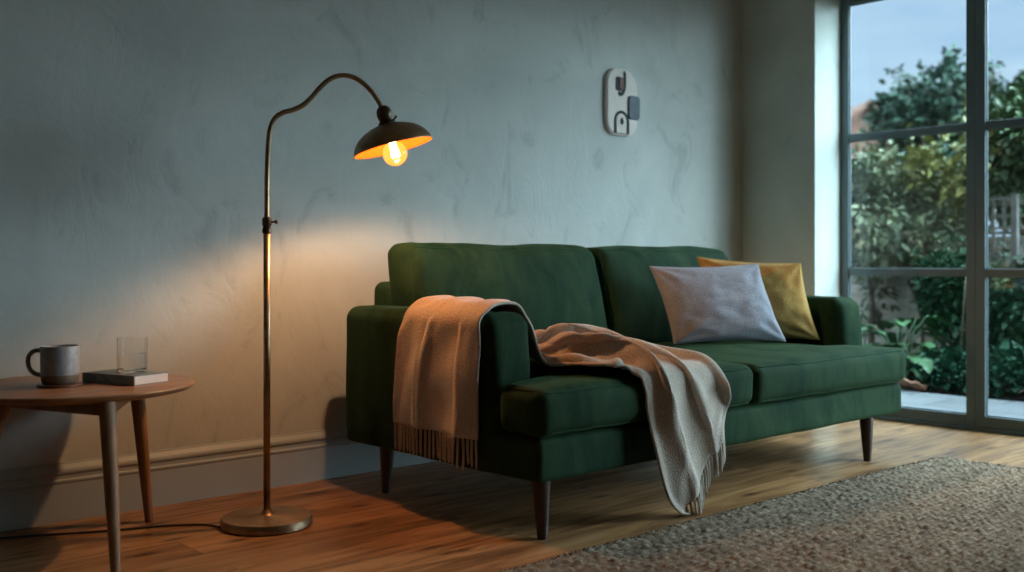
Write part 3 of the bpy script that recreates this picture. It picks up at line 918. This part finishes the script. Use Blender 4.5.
# book
BF, BL_, BR_ = Vector((1.311, 3.141, TZ)), Vector((1.235, 3.358, TZ)), Vector((1.440, 3.186, TZ))
bx_ = (BR_-BF); by_ = (BL_-BF); bw, bl_ = bx_.length, by_.length
bx_ = bx_.normalized(); by_ = Vector((-bx_.y, bx_.x, 0))
book = empty('book', BF, math.atan2(bx_.y, bx_.x)); tag(book, 'closed paperback book lying on the side table, carrying a glass', 'book')
PB = MB(); PB.box(.004, bw-.001, .001, bl_-.002, .0025, .0275)
def mat_pages():
    m, n, l, b = new_mat('book_pages')
    w = n.new('ShaderNodeTexWave'); w.bands_direction = 'Z'; w.inputs['Scale'].default_value = 160; w.inputs['Distortion'].default_value = .6
    t = n.new('ShaderNodeTexCoord'); l.new(t.outputs['Object'], w.inputs['Vector'])
    r = ramp(n, l, w.outputs['Fac'], [(0, (.62, .57, .53)), (1, (.78, .73, .68))]); l.new(r.outputs[0], b.inputs['Base Color']); b.inputs['Roughness'].default_value = .85
    return m
PB.build('pages', mat_pages(), book, smooth=False)
cv = MB()
cv.box(0, bw, 0, bl_, 0, .0025, .0006); cv.box(0, bw, 0, bl_, .0275, .030, .0006); cv.box(0, .0035, 0, bl_, 0, .030, .0006)
def mat_cover():
    m, n, l, b = new_mat('book_cover')
    x = tex_noise(n, l, 11, 3, .5, (1, .5, 1), dist=1)
    r = ramp(n, l, x.outputs['Fac'], [(.38, (.13, .145, .14)), (.5, (.20, .21, .205)), (.58, (.10, .11, .125)), (.7, (.26, .26, .25))])
    l.new(r.outputs[0], b.inputs['Base Color']); b.inputs['Roughness'].default_value = .38; return m
cv.build('cover', mat_cover(), book, smooth=False)

# glass of water
GC = Vector((1.358, 3.268, TZ+.0302))
def mat_clear(name, tint, f=.10):
    m = bpy.data.materials.new(name); m.use_nodes = True
    b = m.node_tree.nodes['Principled BSDF']
    b.inputs['Base Color'].default_value = (*tint, 1); b.inputs['Transmission Weight'].default_value = 1
    b.inputs['Roughness'].default_value = .01; b.inputs['IOR'].default_value = 1.33 if f else 1.45
    return m
glass = empty('water_glass', GC); tag(glass, 'clear straight tumbler half full of water on top of the book', 'glass')
sharp(MB().lathe([(0, 0), (.0425, 0), (.0445, .002), (.0450, .006), (.0465, .1095), (.0452, .1095), (.0437, .010), (.041, .008), (0, .008)], 72).build('tumbler', mat_clear('tumbler_glass', (.98, .99, .985), 0), glass, fix=True), 30)
sharp(MB().lathe([(0, .0083), (.0405, .0083), (.0432, .0112), (.0441, .058), (0, .058)], 72).build('water', mat_clear('water', (.95, .97, .97)), glass, fix=True), 30)

# ------------------------------------------------------------------ wall plaque
AX, AZ = 4.104, 1.705
pl = empty('wall_plaque', (AX, WY-.001, AZ)); tag(pl, 'pale stone abstract wall plaque with dark arch, slot and slate blocks', 'wall art')
W_, H_, T_ = .240, .345, .022
def plate(outline, y0, y1, bev=0.0):
    """outline in plaque units (x right, z up); extruded from y0 to y1 (towards the room is -y)"""
    bm = bmesh.new()
    vs = [bm.verts.new((x, y0, z)) for x, z in outline]
    f = bm.faces.new(vs)
    ex = bmesh.ops.extrude_face_region(bm, geom=[f])
    nv = [e for e in ex['geom'] if isinstance(e, bmesh.types.BMVert)]
    for v in nv: v.co.y = y1
    bmesh.ops.recalc_face_normals(bm, faces=bm.faces)
    if bev:
        es = [e for e in bm.edges if all(abs(v.co.y-y1) < 1e-6 for v in e.verts)]
        bmesh.ops.bevel(bm, geom=es, offset=bev, segments=3, affect='EDGES')
    return bm
def rrect(x0, x1, z0, z1, r, n=10, rs=None):
    rs = rs or (r, r, r, r); P = []
    for (cx, cz, a0, rr) in ((x1-rs[0], z1-rs[0], 0, rs[0]), (x0+rs[1], z1-rs[1], 90, rs[1]), (x0+rs[2], z0+rs[2], 180, rs[2]), (x1-rs[3], z0+rs[3], 270, rs[3])):
        for k in range(n+1):
            a = math.radians(a0+90*k/n); P.append((cx+rr*math.cos(a), cz+rr*math.sin(a)))
    return P
def plate_o(name, outline, y0, y1, mat, bev=.0, parent=pl):
    o = MB().bm(plate(outline, y0, y1, bev)).build(name, mat, parent); sharp(o, 35); return o
def ux(a): return (a-.5)*W_
def uz(a): return (.5-a)*H_
plate_o('backing', rrect(-W_/2, W_/2, -H_/2, H_/2, .1, 14, (.105, .085, .075, .075)), 0, -T_, M['concrete'], .006)
F0 = -T_+.001
# hooked slot
sl = []
ctr = [(.555, .03), (.56, .15), (.555, .27), (.50, .36), (.42, .385), (.35, .36)]
def ribbon(ctr, w):
    C = catmull([(ux(a), uz(b), 0) for a, b in ctr], 26); Lp, Rp = [], []
    for i, p in enumerate(C):
        t = C[min(i+1, 25)]-C[max(i-1, 0)]; t = t/np.linalg.norm(t); nn = np.array([-t[1], t[0]])
        ww = w*(1 if 1 < i < 24 else .7)
        Lp.append((p[0]+nn[0]*ww, p[1]+nn[1]*ww)); Rp.append((p[0]-nn[0]*ww, p[1]-nn[1]*ww))
    return Lp+Rp[::-1]
plate_o('slot_inlay', ribbon(ctr, .0105), F0, -T_-.0015, M['ink'])
plate_o('small_bar', rrect(ux(.27), ux(.50), uz(.34), uz(.13), .014), F0, -T_-.003, M['ink'], .001)
plate_o('small_bar', rrect(ux(.36), ux(.50), uz(.33), uz(.14), .012), F0, -T_-.009, M['rust'], .002)
plate_o('slate_block', rrect(ux(.66), ux(1.04), uz(.745), uz(.385), .022), F0, -T_-.009, M['slate'], .004)
arch = []
def archpoly(cx, w, top, bot):
    P = [(ux(cx)+w/2, uz(bot)), ] 
    for k in range(17):
        a = math.radians(180*k/16); P.append((ux(cx)+w/2*math.cos(a), uz(top)-w/2+w/2*math.sin(a)))
    P.append((ux(cx)-w/2, uz(bot))); return P
plate_o('arch_groove', archpoly(.46, .118, .63, .975), F0, -T_-.0015, M['ink'])
plate_o('arch_infill', archpoly(.43, .076, .68, .97), -T_-.0014, -T_-.007, M['concrete'], .001)
dot = [(ux(.44)+.013*math.cos(2*math.pi*k/20), uz(.80)+(.021 if math.sin(2*math.pi*k/20) > 0 else .016)*math.sin(2*math.pi*k/20)) for k in range(20)]
plate_o('teardrop_inlay', dot, -T_-.0065, -T_-.0085, M['ink'])

# ------------------------------------------------------------------ jute rug
def build_rug():
    x0, x1, y0, y1 = .55, 4.545, .15, 2.19
    dx, dy = .0075, .0060
    nx, ny = int((x1-x0)/dx), int((y1-y0)/dy)
    rot = math.radians(-0.6)
    xs = np.linspace(x0, x1, nx); ys = np.linspace(y0, y1, ny)
    X, Y = np.meshgrid(xs, ys, indexing='ij')
    rg = np.random.default_rng(3)
    row = (Y-y0)/.027
    k = np.floor(row); fr = row-k
    rowoff = rg.random(400)
    ph = X/.042+rowoff[np.clip(k.astype(int), 0, 399)]*1.0+.5*(k % 2)
    kn = np.floor(ph); pf = ph-kn
    hsh = np.sin(k*12.9898+kn*78.233)*43758.5453; hsh = hsh-np.floor(hsh)
    bump = np.sin(np.pi*fr)**.7*(.35+.65*np.abs(np.sin(np.pi*pf))**.6)*(.55+.75*hsh)
    low = np.zeros_like(X)
    for s, a in ((3.1, .5), (7.7, .3)):
        low += a*np.sin(X*s+1.3*np.sin(Y*s*1.7))*np.sin(Y*s*1.3+.7*np.sin(X*s))
    Z = .007+.0125*bump+.001*low+rg.normal(0, .0007, X.shape)
    # ragged edges
    Xw = X+rg.normal(0, .0010, X.shape); Yw = Y+rg.normal(0, .0008, X.shape)+.006*np.sin(X*2.1+.4)
    Yw[:, -2:] += rg.normal(0, .004, (nx, 1)); Xw[-2:, :] += rg.normal(0, .004, (1, ny))
    V = np.stack([Xw, Yw, Z], -1)
    ctr_ = np.array([2.5, 1.2, 0])
    c, s = math.cos(rot), math.sin(rot)
    V = V-ctr_; V = np.stack([V[..., 0]*c-V[..., 1]*s, V[..., 0]*s+V[..., 1]*c, V[..., 2]], -1)
    V[0, :, 2] = .001; V[-1, :, 2] = .001; V[:, 0, 2] = .001; V[:, -1, 2] = .001
    me = bpy.data.meshes.new('jute_rug')
    idx = np.arange(nx*ny).reshape(nx, ny)
    F_ = np.stack([idx[:-1, :-1], idx[1:, :-1], idx[1:, 1:], idx[:-1, 1:]], -1).reshape(-1, 4)
    me.vertices.add(nx*ny); me.vertices.foreach_set('co', V.reshape(-1).astype(np.float32))
    me.loops.add(F_.size); me.loops.foreach_set('vertex_index', F_.reshape(-1).astype(np.int32))
    me.polygons.add(len(F_)); me.polygons.foreach_set('loop_start', np.arange(0, F_.size, 4, dtype=np.int32))
    me.polygons.foreach_set('loop_total', np.full(len(F_), 4, dtype=np.int32))
    me.update(calc_edges=True); me.validate()
    me.polygons.foreach_set('use_smooth', [True]*len(me.polygons))
    m, n, l, b = new_mat('jute_yarn')
    x = tex_noise(n, l, 42, 6, .75, (.6, 1, 1)); y = tex_noise(n, l, 2.2, 4, .6, (.35, 1.8, 1))
    r = ramp(n, l, x.outputs['Fac'], [(.30, (.085, .058, .042)), (.48, (.27, .19, .13)), (.68, (.47, .355, .255))])
    r2 = ramp(n, l, y.outputs['Fac'], [(.35, (.78, .76, .75)), (.65, (1.1, 1.06, 1.02))])
    # grey-brown border band along the long edge
    t = n.new('ShaderNodeTexCoord'); sp = n.new('ShaderNodeSeparateXYZ'); l.new(t.outputs['Object'], sp.inputs[0])
    band = n.new('ShaderNodeMapRange'); l.new(sp.outputs['Y'], band.inputs['Value'])
    band.inputs['From Min'].default_value = .62; band.inputs['From Max'].default_value = .66
    m1 = n.new('ShaderNodeMixRGB'); m1.blend_type = 'MULTIPLY'; m1.inputs[0].default_value = 1
    l.new(r.outputs[0], m1.inputs[1]); l.new(r2.outputs[0], m1.inputs[2])
    bc = n.new('ShaderNodeMixRGB'); bc.blend_type = 'MULTIPLY'; l.new(band.outputs[0], bc.inputs[0])
    l.new(m1.outputs[0], bc.inputs[1]); bc.inputs[2].default_value = (.82, .88, .93, 1)
    l.new(bc.outputs[0], b.inputs['Base Color']); b.inputs['Roughness'].default_value = .95; b.inputs['Specular IOR Level'].default_value = .08
    add_bump(n, l, b, tex_noise(n, l, 140, 3, .6, (1, 1, 1)).outputs['Fac'], .8, .005)
    me.materials.append(m)
    o = bpy.data.objects.new('jute_rug', me); COL.objects.link(o); o.location = ctr_
    tag(o, 'chunky woven jute rug with a greyer border, on the floor before the sofa', 'rug')
    # loose fibre tufts along the two visible edges
    mb = MB(); r_ = random.Random(8)
    for i in range(900):
        if r_.random() < .7:
            u = r_.uniform(x0, x1); p = Vector((u, y1+.006*math.sin(u*2.1+.4), .010)); d = Vector((r_.uniform(-.8, .8), r_.uniform(.1, 1), 0))
        else:
            p = Vector((x1, r_.uniform(y0, y1), .010)); d = Vector((r_.uniform(.1, 1), r_.uniform(-.8, .8), 0))
        d = d.normalized()*r_.uniform(.006, .020)
        p = p-Vector(ctr_); p = Vector((p.x*c-p.y*s, p.x*s+p.y*c, p.z))
        mb.tube([p-d*.4, p+d*.4+Vector((0, 0, r_.uniform(0, .006))), p+d+Vector((0, 0, -.006))], [.0028, .0024, .0012], 4)
    f = mb.build('frayed_edge', m, o)
    return o
build_rug()
# ------------------------------------------------------------------ garden
def mat_paving():
    m, n, l, b = new_mat('grey_stone_paving')
    t = n.new('ShaderNodeTexCoord')
    mp_ = n.new('ShaderNodeMapping'); mp_.inputs['Rotation'].default_value = (0, 0, math.pi/2); l.new(t.outputs['Object'], mp_.inputs[0])
    br = n.new('ShaderNodeTexBrick'); br.inputs['Scale'].default_value = 1; br.inputs['Brick Width'].default_value = .62
    br.inputs['Row Height'].default_value = .42; br.inputs['Mortar Size'].default_value = .010
    br.inputs['Color1'].default_value = (.085, .097, .11, 1); br.inputs['Color2'].default_value = (.125, .14, .155, 1); br.inputs['Mortar'].default_value = (.022, .025, .027, 1)
    l.new(mp_.outputs[0], br.inputs['Vector'])
    x = tex_noise(n, l, 3, 6, .65); r = ramp(n, l, x.outputs['Fac'], [(.35, (.62, .62, .62)), (.65, (1, 1, 1))])
    mi = n.new('ShaderNodeMixRGB'); mi.blend_type = 'MULTIPLY'; mi.inputs[0].default_value = .8
    l.new(br.outputs['Color'], mi.inputs[1]); l.new(r.outputs[0], mi.inputs[2]); l.new(mi.outputs[0], b.inputs['Base Color'])
    b.inputs['Roughness'].default_value = .7; return m
slab('ground', 5.51, 60, -30, 60, -.30, -.035, simple('garden_soil', (.045, .034, .026), .95, 0, .3, 5, .5, 30))
slab('patio', 5.52, 6.88, -4, 7.5, -.034, -.012, mat_paving())
M['outer'] = simple('outer_brick', (.18, .12, .09), .9)
slab('outer_wall', WX-.20, WX+.046, WY+.15, 10, -.05, 3.1, M['outer'])

def leaves(mb, pts, size, rs, aspect=.5, droop=.35, out=None, fold=.25):
    for p in pts:
        s = size*rs.uniform(.6, 1.25)
        d = Vector((rs.gauss(0, 1), rs.gauss(0, 1), rs.gauss(0, .6)))
        if out is not None: d += (p-out).normalized()*1.2
        d.z -= droop; d.normalize()
        side = d.cross(Vector((rs.gauss(0, .5), rs.gauss(0, .5), 1))).normalized()*s*aspect/2
        nn = side.cross(d).normalized()*s*fold*.3
        a = p; m1 = p+d*s*.35; m2 = p+d*s*.70; e = p+d*s
        mb.add([a, m1+side+nn, m2+side*.75+nn, e-Vector((0, 0, s*.1)), m2-side*.75+nn, m1-side+nn, m1, m2],
               [(0, 6, 1), (0, 5, 6), (6, 7, 2, 1), (5, 4, 7, 6), (7, 3, 2), (4, 3, 7)])

def blob_pts(c, rad, n, rs, shell=.55, lumps=7):
    """points spread over a lumpy crown made of overlapping ellipsoids"""
    c = Vector(c); L = []
    for k in range(lumps):
        o = Vector((rs.uniform(-1, 1)*rad[0]*.62, rs.uniform(-1, 1)*rad[1]*.62, rs.uniform(-.9, 1)*rad[2]*.62))
        L.append((c+o, rs.uniform(.34, .62)))
    P = []
    for i in range(n):
        q, k = L[rs.randrange(lumps)]
        d = Vector((rs.gauss(0, 1), rs.gauss(0, 1), rs.gauss(0, 1))).normalized()*(shell+(1-shell)*rs.random())
        P.append(Vector((q.x+d.x*rad[0]*k, q.y+d.y*rad[1]*k, q.z+d.z*rad[2]*k)))
    return P, L

def plant(name, label, cat, base, crown_c, rad, n, size, mat, trunk_r=.03, seed=1, aspect=.5, lumps=7, bark=None, group=None, sprigs=0, zmin=.0, branch_name='branches'):
    rs = random.Random(seed)
    B = Vector(base)
    root = empty(name, B); tag(root, label, cat, group)
    P, L = blob_pts(crown_c, rad, n, rs, lumps=lumps)
    st_ = MB()
    fork = B.lerp(Vector(crown_c), .45)
    st_.tube([B-B, (B.lerp(fork, .5)+Vector((rs.uniform(-.03, .03), rs.uniform(-.03, .03), 0)))-B, fork-B], [trunk_r, trunk_r*.8, trunk_r*.65], 8)
    for q, k in L:
        mid = fork.lerp(q, .5)+Vector((rs.uniform(-.1, .1)*rad[0], rs.uniform(-.1, .1)*rad[1], rs.uniform(0, .1)*rad[2]))
        st_.tube([fork-B, mid-B, q-B], [trunk_r*.5, trunk_r*.35, trunk_r*.15], 6)
        for m_ in range(4):
            e = q+Vector((rs.gauss(0, 1)*rad[0]*k*.6, rs.gauss(0, 1)*rad[1]*k*.6, rs.gauss(.3, .8)*rad[2]*k*.6))
            st_.tube([mid.lerp(q, .6)-B, q.lerp(e, .5)-B, e-B], [trunk_r*.18, trunk_r*.12, trunk_r*.06], 5)
    # long sprigs that break the outline
    for s_ in range(sprigs):
        q, k = L[rs.randrange(len(L))]
        d = Vector((rs.gauss(0, .6), rs.gauss(0, .6), rs.uniform(.4, 1.2))).normalized()
        ln = rad[2]*rs.uniform(.5, .95)
        e = q+d*ln
        st_.tube([q-B, (q+d*ln*.5)-B, e-B], [trunk_r*.15, trunk_r*.1, trunk_r*.05], 5)
        for j in range(26):
            P.append(q+d*ln*rs.uniform(.3, 1.05)+Vector((rs.gauss(0, 1), rs.gauss(0, 1), rs.gauss(0, 1)))*size*.55)
    st_.build(branch_name, bark or M['bark'], root)
    P = [p for p in P if p.z > zmin]
    mb = MB(); leaves(mb, [p-B for p in P], size, rs, aspect, out=Vector(crown_c)-B)
    mb.build('foliage', mat, root)
    return root
M['bark'] = simple('bark', (.075, .058, .042), .9, 0, .3, 20, .4, 60)
L_dark = mat_leaf('leaf_dark_green', (.026, .055, .040), (.042, .085, .058), (.065, .12, .075), 1.2, .65)
L_mid = mat_leaf('leaf_mid_green', (.030, .062, .028), (.06, .105, .045), (.15, .17, .06), 1.6)
L_mix = mat_leaf('leaf_grey_green_rust', (.055, .085, .05), (.15, .175, .10), (.45, .32, .18), 3.0)
L_yel = mat_leaf('leaf_yellow_green', (.08, .10, .03), (.24, .235, .075), (.46, .37, .14), 2.2)
L_deep = mat_leaf('leaf_deep_green', (.012, .040, .024), (.028, .078, .042), (.06, .12, .06), 2.4)
L_brd = mat_leaf('leaf_bright_broad', (.022, .070, .026), (.045, .125, .045), (.075, .17, .07), 3.0, .4)
L_cov = mat_leaf('leaf_blue_cover', (.014, .055, .034), (.030, .095, .058), (.055, .13, .085), 5.0, .5)

plant('garden_tree', 'large dark green tree rising above the fence against the sky', 'tree', (14.9, 6.9, 0), (14.7, 6.85, 2.65), (1.1, 1.25, 1.05), 7500, .14, L_dark, .13, 11, .55, 12, sprigs=18)
plant('garden_tree', 'tall leafy tree at the right edge beyond the trellis', 'tree', (13.45, 5.3, 0), (13.45, 5.25, 2.35), (.9, .85, 1.1), 6000, .13, L_mid, .12, 12, .55, 10, sprigs=5)
plant('garden_shrub', 'grey-green shrub with rusty leaf tips at the left window edge', 'shrub', (8.60, 4.72, 0), (8.6, 4.70, 1.30), (.40, .52, .60), 3800, .10, L_mix, .035, 13, .42, 9, sprigs=6, zmin=.65)
plant('garden_shrub', 'dense dark shrub behind the fence under the tree', 'shrub', (10.6, 5.4, 0), (10.6, 5.3, 1.45), (.8, 1.1, .62), 4200, .12, L_deep, .05, 14, .5, 10)
plant('garden_shrub', 'yellow-green shrub with pale leaves beside the window mullion', 'shrub', (8.80, 4.15, 0), (8.75, 4.14, 1.50), (.36, .42, .52), 2300, .095, L_yel, .030, 15, .55, 8, sprigs=6, zmin=.75)
plant('garden_shrub', 'grey-leaved climber covering the fence below the yellow shrub', 'shrub', (8.75, 4.32, 0), (8.6, 4.28, 1.02), (.25, .50, .34), 1700, .085, L_mix, .022, 16, .45, 8, zmin=.62)
plant('garden_shrub', 'glossy dark green shrub hanging over the trellis at right', 'shrub', (9.6, 3.55, 0), (8.95, 3.52, 1.80), (.34, .40, .36), 2600, .10, L_mid, .03, 17, .55, 8, sprigs=3, zmin=1.38)
plant('garden_shrub', 'dark bush with small leaves behind the broad-leaved plant', 'shrub', (8.25, 3.80, 0), (8.2, 3.78, .55), (.30, .34, .38), 2600, .075, L_deep, .03, 18, .5, 8, sprigs=5)
plant('garden_shrub', 'dark shadowy bush behind the right-hand ground cover', 'shrub', (8.15, 3.2, 0), (8.12, 3.22, .50), (.32, .42, .42), 3000, .075, L_deep, .03, 19, .5, 9, sprigs=5)
plant('climbing_plant', 'sparse leafy climber on the fence boards by the sofa arm', 'climber', (8.75, 4.85, 0), (8.78, 4.80, .62), (.12, .24, .45), 300, .10, L_mix, .014, 20, .5, 7, zmin=.1)

# broad-leaved plant: big ribbed leaves on stalks
def broad(name, label, base, n, size, seed, mat, spread=.35, h=.45):
    rs = random.Random(seed); B = Vector(base); root = empty(name, B); tag(root, label, 'plant')
    lf, sk = MB(), MB()
    for i in range(n):
        a = 2*math.pi*i/n*2.4+rs.uniform(-.4, .4); lift = rs.uniform(.35, 1)
        R_ = spread*rs.uniform(.3, 1)*(1.25-lift*.6)
        tipz = h*lift
        p1 = Vector((math.cos(a)*R_*.5, math.sin(a)*R_*.5, tipz*.75)); p2 = Vector((math.cos(a)*R_, math.sin(a)*R_, tipz))
        sk.tube([(0, 0, 0), p1, p2], [.006, .005, .004], 6)
        s = size*rs.uniform(.7, 1.15); d = Vector((math.cos(a), math.sin(a), rs.uniform(-.35, .45))).normalized()
        sd = d.cross(Vector((0, 0, 1))).normalized(); upv = sd.cross(d)
        vs = []; NL = 9
        for k in range(NL):
            t = k/(NL-1); w = s*.36*math.sin(math.pi*min(1, t*.93+.05))**.75
            cpt = p2+d*s*t+Vector((0, 0, -s*.35*t*t))
            for q in (-1, -.5, 0, .5, 1):
                vs.append(cpt+sd*w*q+upv*(abs(q)*w*.35+.006*math.sin(k*2.3)*abs(q)))
        fs = [(k*5+j, k*5+j+1, (k+1)*5+j+1, (k+1)*5+j) for k in range(NL-1) for j in range(4)]
        lf.add(vs, fs)
    lf.build('foliage', mat, root); sk.build('stalks', M['stalk'], root)
M['stalk'] = simple('green_stalk', (.025, .06, .025), .6)
broad('broad_leaved_plant', 'bright green broad-leaved plant beyond the sofa arm by the patio', (7.42, 3.84, -.03), 30, .20, 31, L_brd, .28, .50)
broad('broad_leaved_plant', 'low broad-leaved plant left of the window mullion at the patio edge', (7.22, 3.64, -.03), 22, .15, 32, L_brd, .20, .30)

def cover(label, base, rad, n, size, seed):
    rs = random.Random(seed); B = Vector(base); root = empty('ground_cover', B); tag(root, label, 'plant', None)
    P = []
    for i in range(n):
        a = rs.uniform(0, 2*math.pi); r_ = math.sqrt(rs.random())
        hz_ = rad[2]*math.sqrt(max(0, 1-r_*r_))*(.75+.25*rs.random())*(.85+.15*math.sin(a*5+seed))
        P.append(Vector((rad[0]*r_*math.cos(a), rad[1]*r_*math.sin(a), hz_)))
    st_ = MB()
    for i in range(24):
        p = P[i]; st_.tube([(p.x*.2, p.y*.2, 0), (p.x*.7, p.y*.7, p.z*.6), p], [.005, .004, .002], 5)
    st_.build('stalks', M['stalk'], root)
    mb = MB(); leaves(mb, P, size, rs, .8, droop=.1, out=Vector((0, 0, -.1)), fold=.4)
    mb.build('foliage', L_cov, root)
cover('blue-green ground-cover clump against the left side of the mullion', (7.34, 3.42, -.03), (.28, .26, .27), 1500, .062, 41)
cover('blue-green ground-cover clump seen through the right-hand pane', (7.26, 2.98, -.03), (.30, .30, .34), 1900, .062, 42)

# dry leaf on the soil
dl = MB(); rs = random.Random(3)
vs = []
for k in range(9):
    t = k/8; w = .055*math.sin(math.pi*min(1, t*.95+.03))**.8
    for q in (-1, -.5, 0, .5, 1):
        vs.append((-.10+.2*t, w*q, .012+.045*abs(q)**1.5+.05*(1-t)+.008*math.sin(k*2+q*3)))
dl.add(vs, [(k*5+j, k*5+j+1, (k+1)*5+j+1, (k+1)*5+j) for k in range(8) for j in range(4)])
dl.tube([(-.10, 0, .062), (-.14, .01, .03), (-.17, .015, .0)], [.004, .003, .002], 6)
o = dl.build('fallen_leaf', simple('dry_leaf', (.32, .15, .09), .7, 0, .3, 20), None); o.location = (6.92, 3.50, -.03); o.rotation_euler = (0, 0, math.radians(-60))
tag(o, 'big curled dry brown leaf fallen at the edge of the patio', 'leaf')

# thin canes in the bed
cane_m = simple('pale_cane', (.24, .22, .15), .7, 0, .2, 20)
for k, (x, y, dx, dy, h) in enumerate([(7.9, 3.62, .05, -.05, .95), (7.95, 3.50, -.02, .06, 1.0), (7.8, 2.72, .03, -.16, 1.05), (7.85, 2.80, .0, .03, .9)]):
    r2 = empty('garden_cane', (x, y, -.03))
    tag(r2, ['leaning cane in the bed left of the mullion', 'leaning cane in the bed left of the mullion', 'thin cane in the bed seen through the right-hand pane', 'thin cane in the bed seen through the right-hand pane'][k], 'cane', ['canes left of the mullion', 'canes right of the mullion'][k//2])
    MB().tube([(0, 0, 0), (dx*.5+.004, dy*.5, h*.5), (dx, dy, h)], [.006, .0055, .004], 8).build('stick', cane_m, r2)

# fence: horizontal weathered lap boards between posts, trellis on top
fm = mat_wood('weathered_fence', (.34, .33, .30), (.66, .64, .59), (9, 1, 9), 2.0, .85)
def fence(y0, y1, x, label):
    root = empty('garden_fence', (x, y0, -.03)); tag(root, label, 'fence', None)
    L_ = y1-y0; H = 1.02
    k = 0; z = .04
    while z < H:
        mb = MB(); t = .016
        mb.add([(0, 0, z), (0, L_, z), (-.026, L_, z), (-.026, 0, z), (.004, 0, z+.128), (.004, L_, z+.128), (.0, L_, z+.128), (.0, 0, z+.128)],
               [(0, 1, 2, 3), (7, 6, 5, 4), (3, 2, 6, 7), (1, 0, 4, 5), (0, 3, 7, 4), (2, 1, 5, 6)])
        mb.build('board', fm, root, smooth=False); z += .115
    for yy in (0, L_):
        MB().box(-.05, .03, yy-.04, yy+.04, 0, H+.42, .005).build('post', fm, root, smooth=False)
    for yy in np.arange(.62, L_-.3, .62):
        MB().box(-.030, -.008, yy-.022, yy+.022, .02, H+.02, .003).build('batten', fm, root, smooth=False)
    tr_ = MB()
    tr_.box(-.03, .01, .04, L_-.04, H+.06, H+.10); tr_.box(-.03, .01, .04, L_-.04, H+.36, H+.40)
    for yy in np.arange(.16, L_-.05, .16): tr_.box(-.025, -.005, yy-.012, yy+.012, H+.10, H+.36)
    for zz in (H+.17, H+.27): tr_.box(-.012, .006, .04, L_-.04, zz-.012, zz+.012)
    tr_.build('trellis', fm, root, smooth=False)
tm_ = simple('grey_trellis_wood', (.12, .12, .115), .85, 0, .25, 14)
def trellis_panel():
    root = empty('garden_trellis', (8.72, 3.53, -.03)); tag(root, 'pale grey square-lattice trellis panel just right of the mullion', 'trellis')
    L_, z0, z1 = .34, .72, 1.42
    for yy in (0, L_): MB().box(-.025, .025, yy-.025, yy+.025, 0, z1+.03, .004).build('post', tm_, root, smooth=False)
    mb = MB()
    for yy in (.085, .17, .255): mb.box(-.012, .002, yy-.011, yy+.011, z0, z1)
    for k in range(6): mb.box(.002, .014, 0, L_, z0+(z1-z0)*k/5-.013, z0+(z1-z0)*k/5+.013)
    mb.build('lattice', tm_, root, smooth=False)
trellis_panel()
fence(3.98, 5.90, 9.02, 'weathered grey lap-board fence with trellis seen left of the mullion')
fence(2.06, 3.98, 9.02, 'weathered grey lap-board fence with trellis seen right of the mullion')
fence(5.90, 7.82, 9.02, 'weathered grey lap-board fence running on behind the window pier')

# unseen mass above the room and unseen cross wall, added to shade the garden
slab('wall_upper_blocker', XL-.15, WX+.25, YF-.15, 10, HC+.25, 6.2, M['outer'])
slab('wall_garden_blocker', 6.95, 10.5, .70, .92, -.03, 2.6, M['outer'])

# neighbour's house
HB = Vector((27.65, 16.75, -0.9))
house = empty('house', HB, math.radians(47.6)); tag(house, "neighbouring brick house with an orange-brown tiled gable roof", 'house')
def mat_brick(name, c1, c2, mo, w, h):
    m, n, l, b = new_mat(name)
    t = n.new('ShaderNodeTexCoord'); mp_ = n.new('ShaderNodeMapping'); mp_.inputs['Rotation'].default_value = (math.pi/2, 0, 0); l.new(t.outputs['Object'], mp_.inputs[0])
    br = n.new('ShaderNodeTexBrick'); br.inputs['Scale'].default_value = 1; br.inputs['Brick Width'].default_value = w; br.inputs['Row Height'].default_value = h
    br.inputs['Mortar Size'].default_value = .012
    br.inputs['Color1'].default_value = (*c1, 1); br.inputs['Color2'].default_value = (*c2, 1); br.inputs['Mortar'].default_value = (*mo, 1)
    l.new(mp_.outputs[0], br.inputs['Vector']); l.new(br.outputs['Color'], b.inputs['Base Color']); b.inputs['Roughness'].default_value = .9; return m
MB().box(-4, 4, -2.6, 2.6, 0, 3.7).build('wall', mat_brick('house_brick', (.12, .075, .055), (.16, .10, .07), (.12, .11, .10), .23, .08), house, smooth=False)
rf = MB()
e, rz_, x_ = 3.0, 5.9, 4.25
rf.add([(-x_, -e, 3.5), (x_, -e, 3.5), (x_, 0, rz_), (-x_, 0, rz_), (-x_, e, 3.5), (x_, e, 3.5),
        (-x_, -e, 3.38), (x_, -e, 3.38), (x_, 0, rz_-.14), (-x_, 0, rz_-.14), (-x_, e, 3.38), (x_, e, 3.38)],
       [(0, 1, 2, 3), (3, 2, 5, 4), (7, 6, 9, 8), (8, 9, 10, 11), (0, 6, 7, 1), (4, 5, 11, 10), (0, 3, 9, 6), (3, 4, 10, 9), (1, 7, 8, 2), (2, 8, 11, 5)])
rf.build('roof', mat_brick('clay_tiles', (.14, .06, .04), (.20, .09, .06), (.08, .05, .04), .3, .18), house, smooth=False)
gab = MB(); gab.add([(-4, -2.6, 3.7), (-4, 2.6, 3.7), (-4, 0, 5.75), (4, -2.6, 3.7), (4, 2.6, 3.7), (4, 0, 5.75)], [(0, 2, 1), (3, 4, 5), (0, 1, 4, 3)])
gab.build('gable', mat_brick('hung_tiles', (.15, .062, .038), (.20, .085, .055), (.08, .05, .04), .3, .18), house, smooth=False)
MB().box(-1.2, -.5, -.35, .35, 4.9, 6.6, .03).build('chimney', simple('chimney_brick', (.20, .12, .09), .9), house, smooth=False)
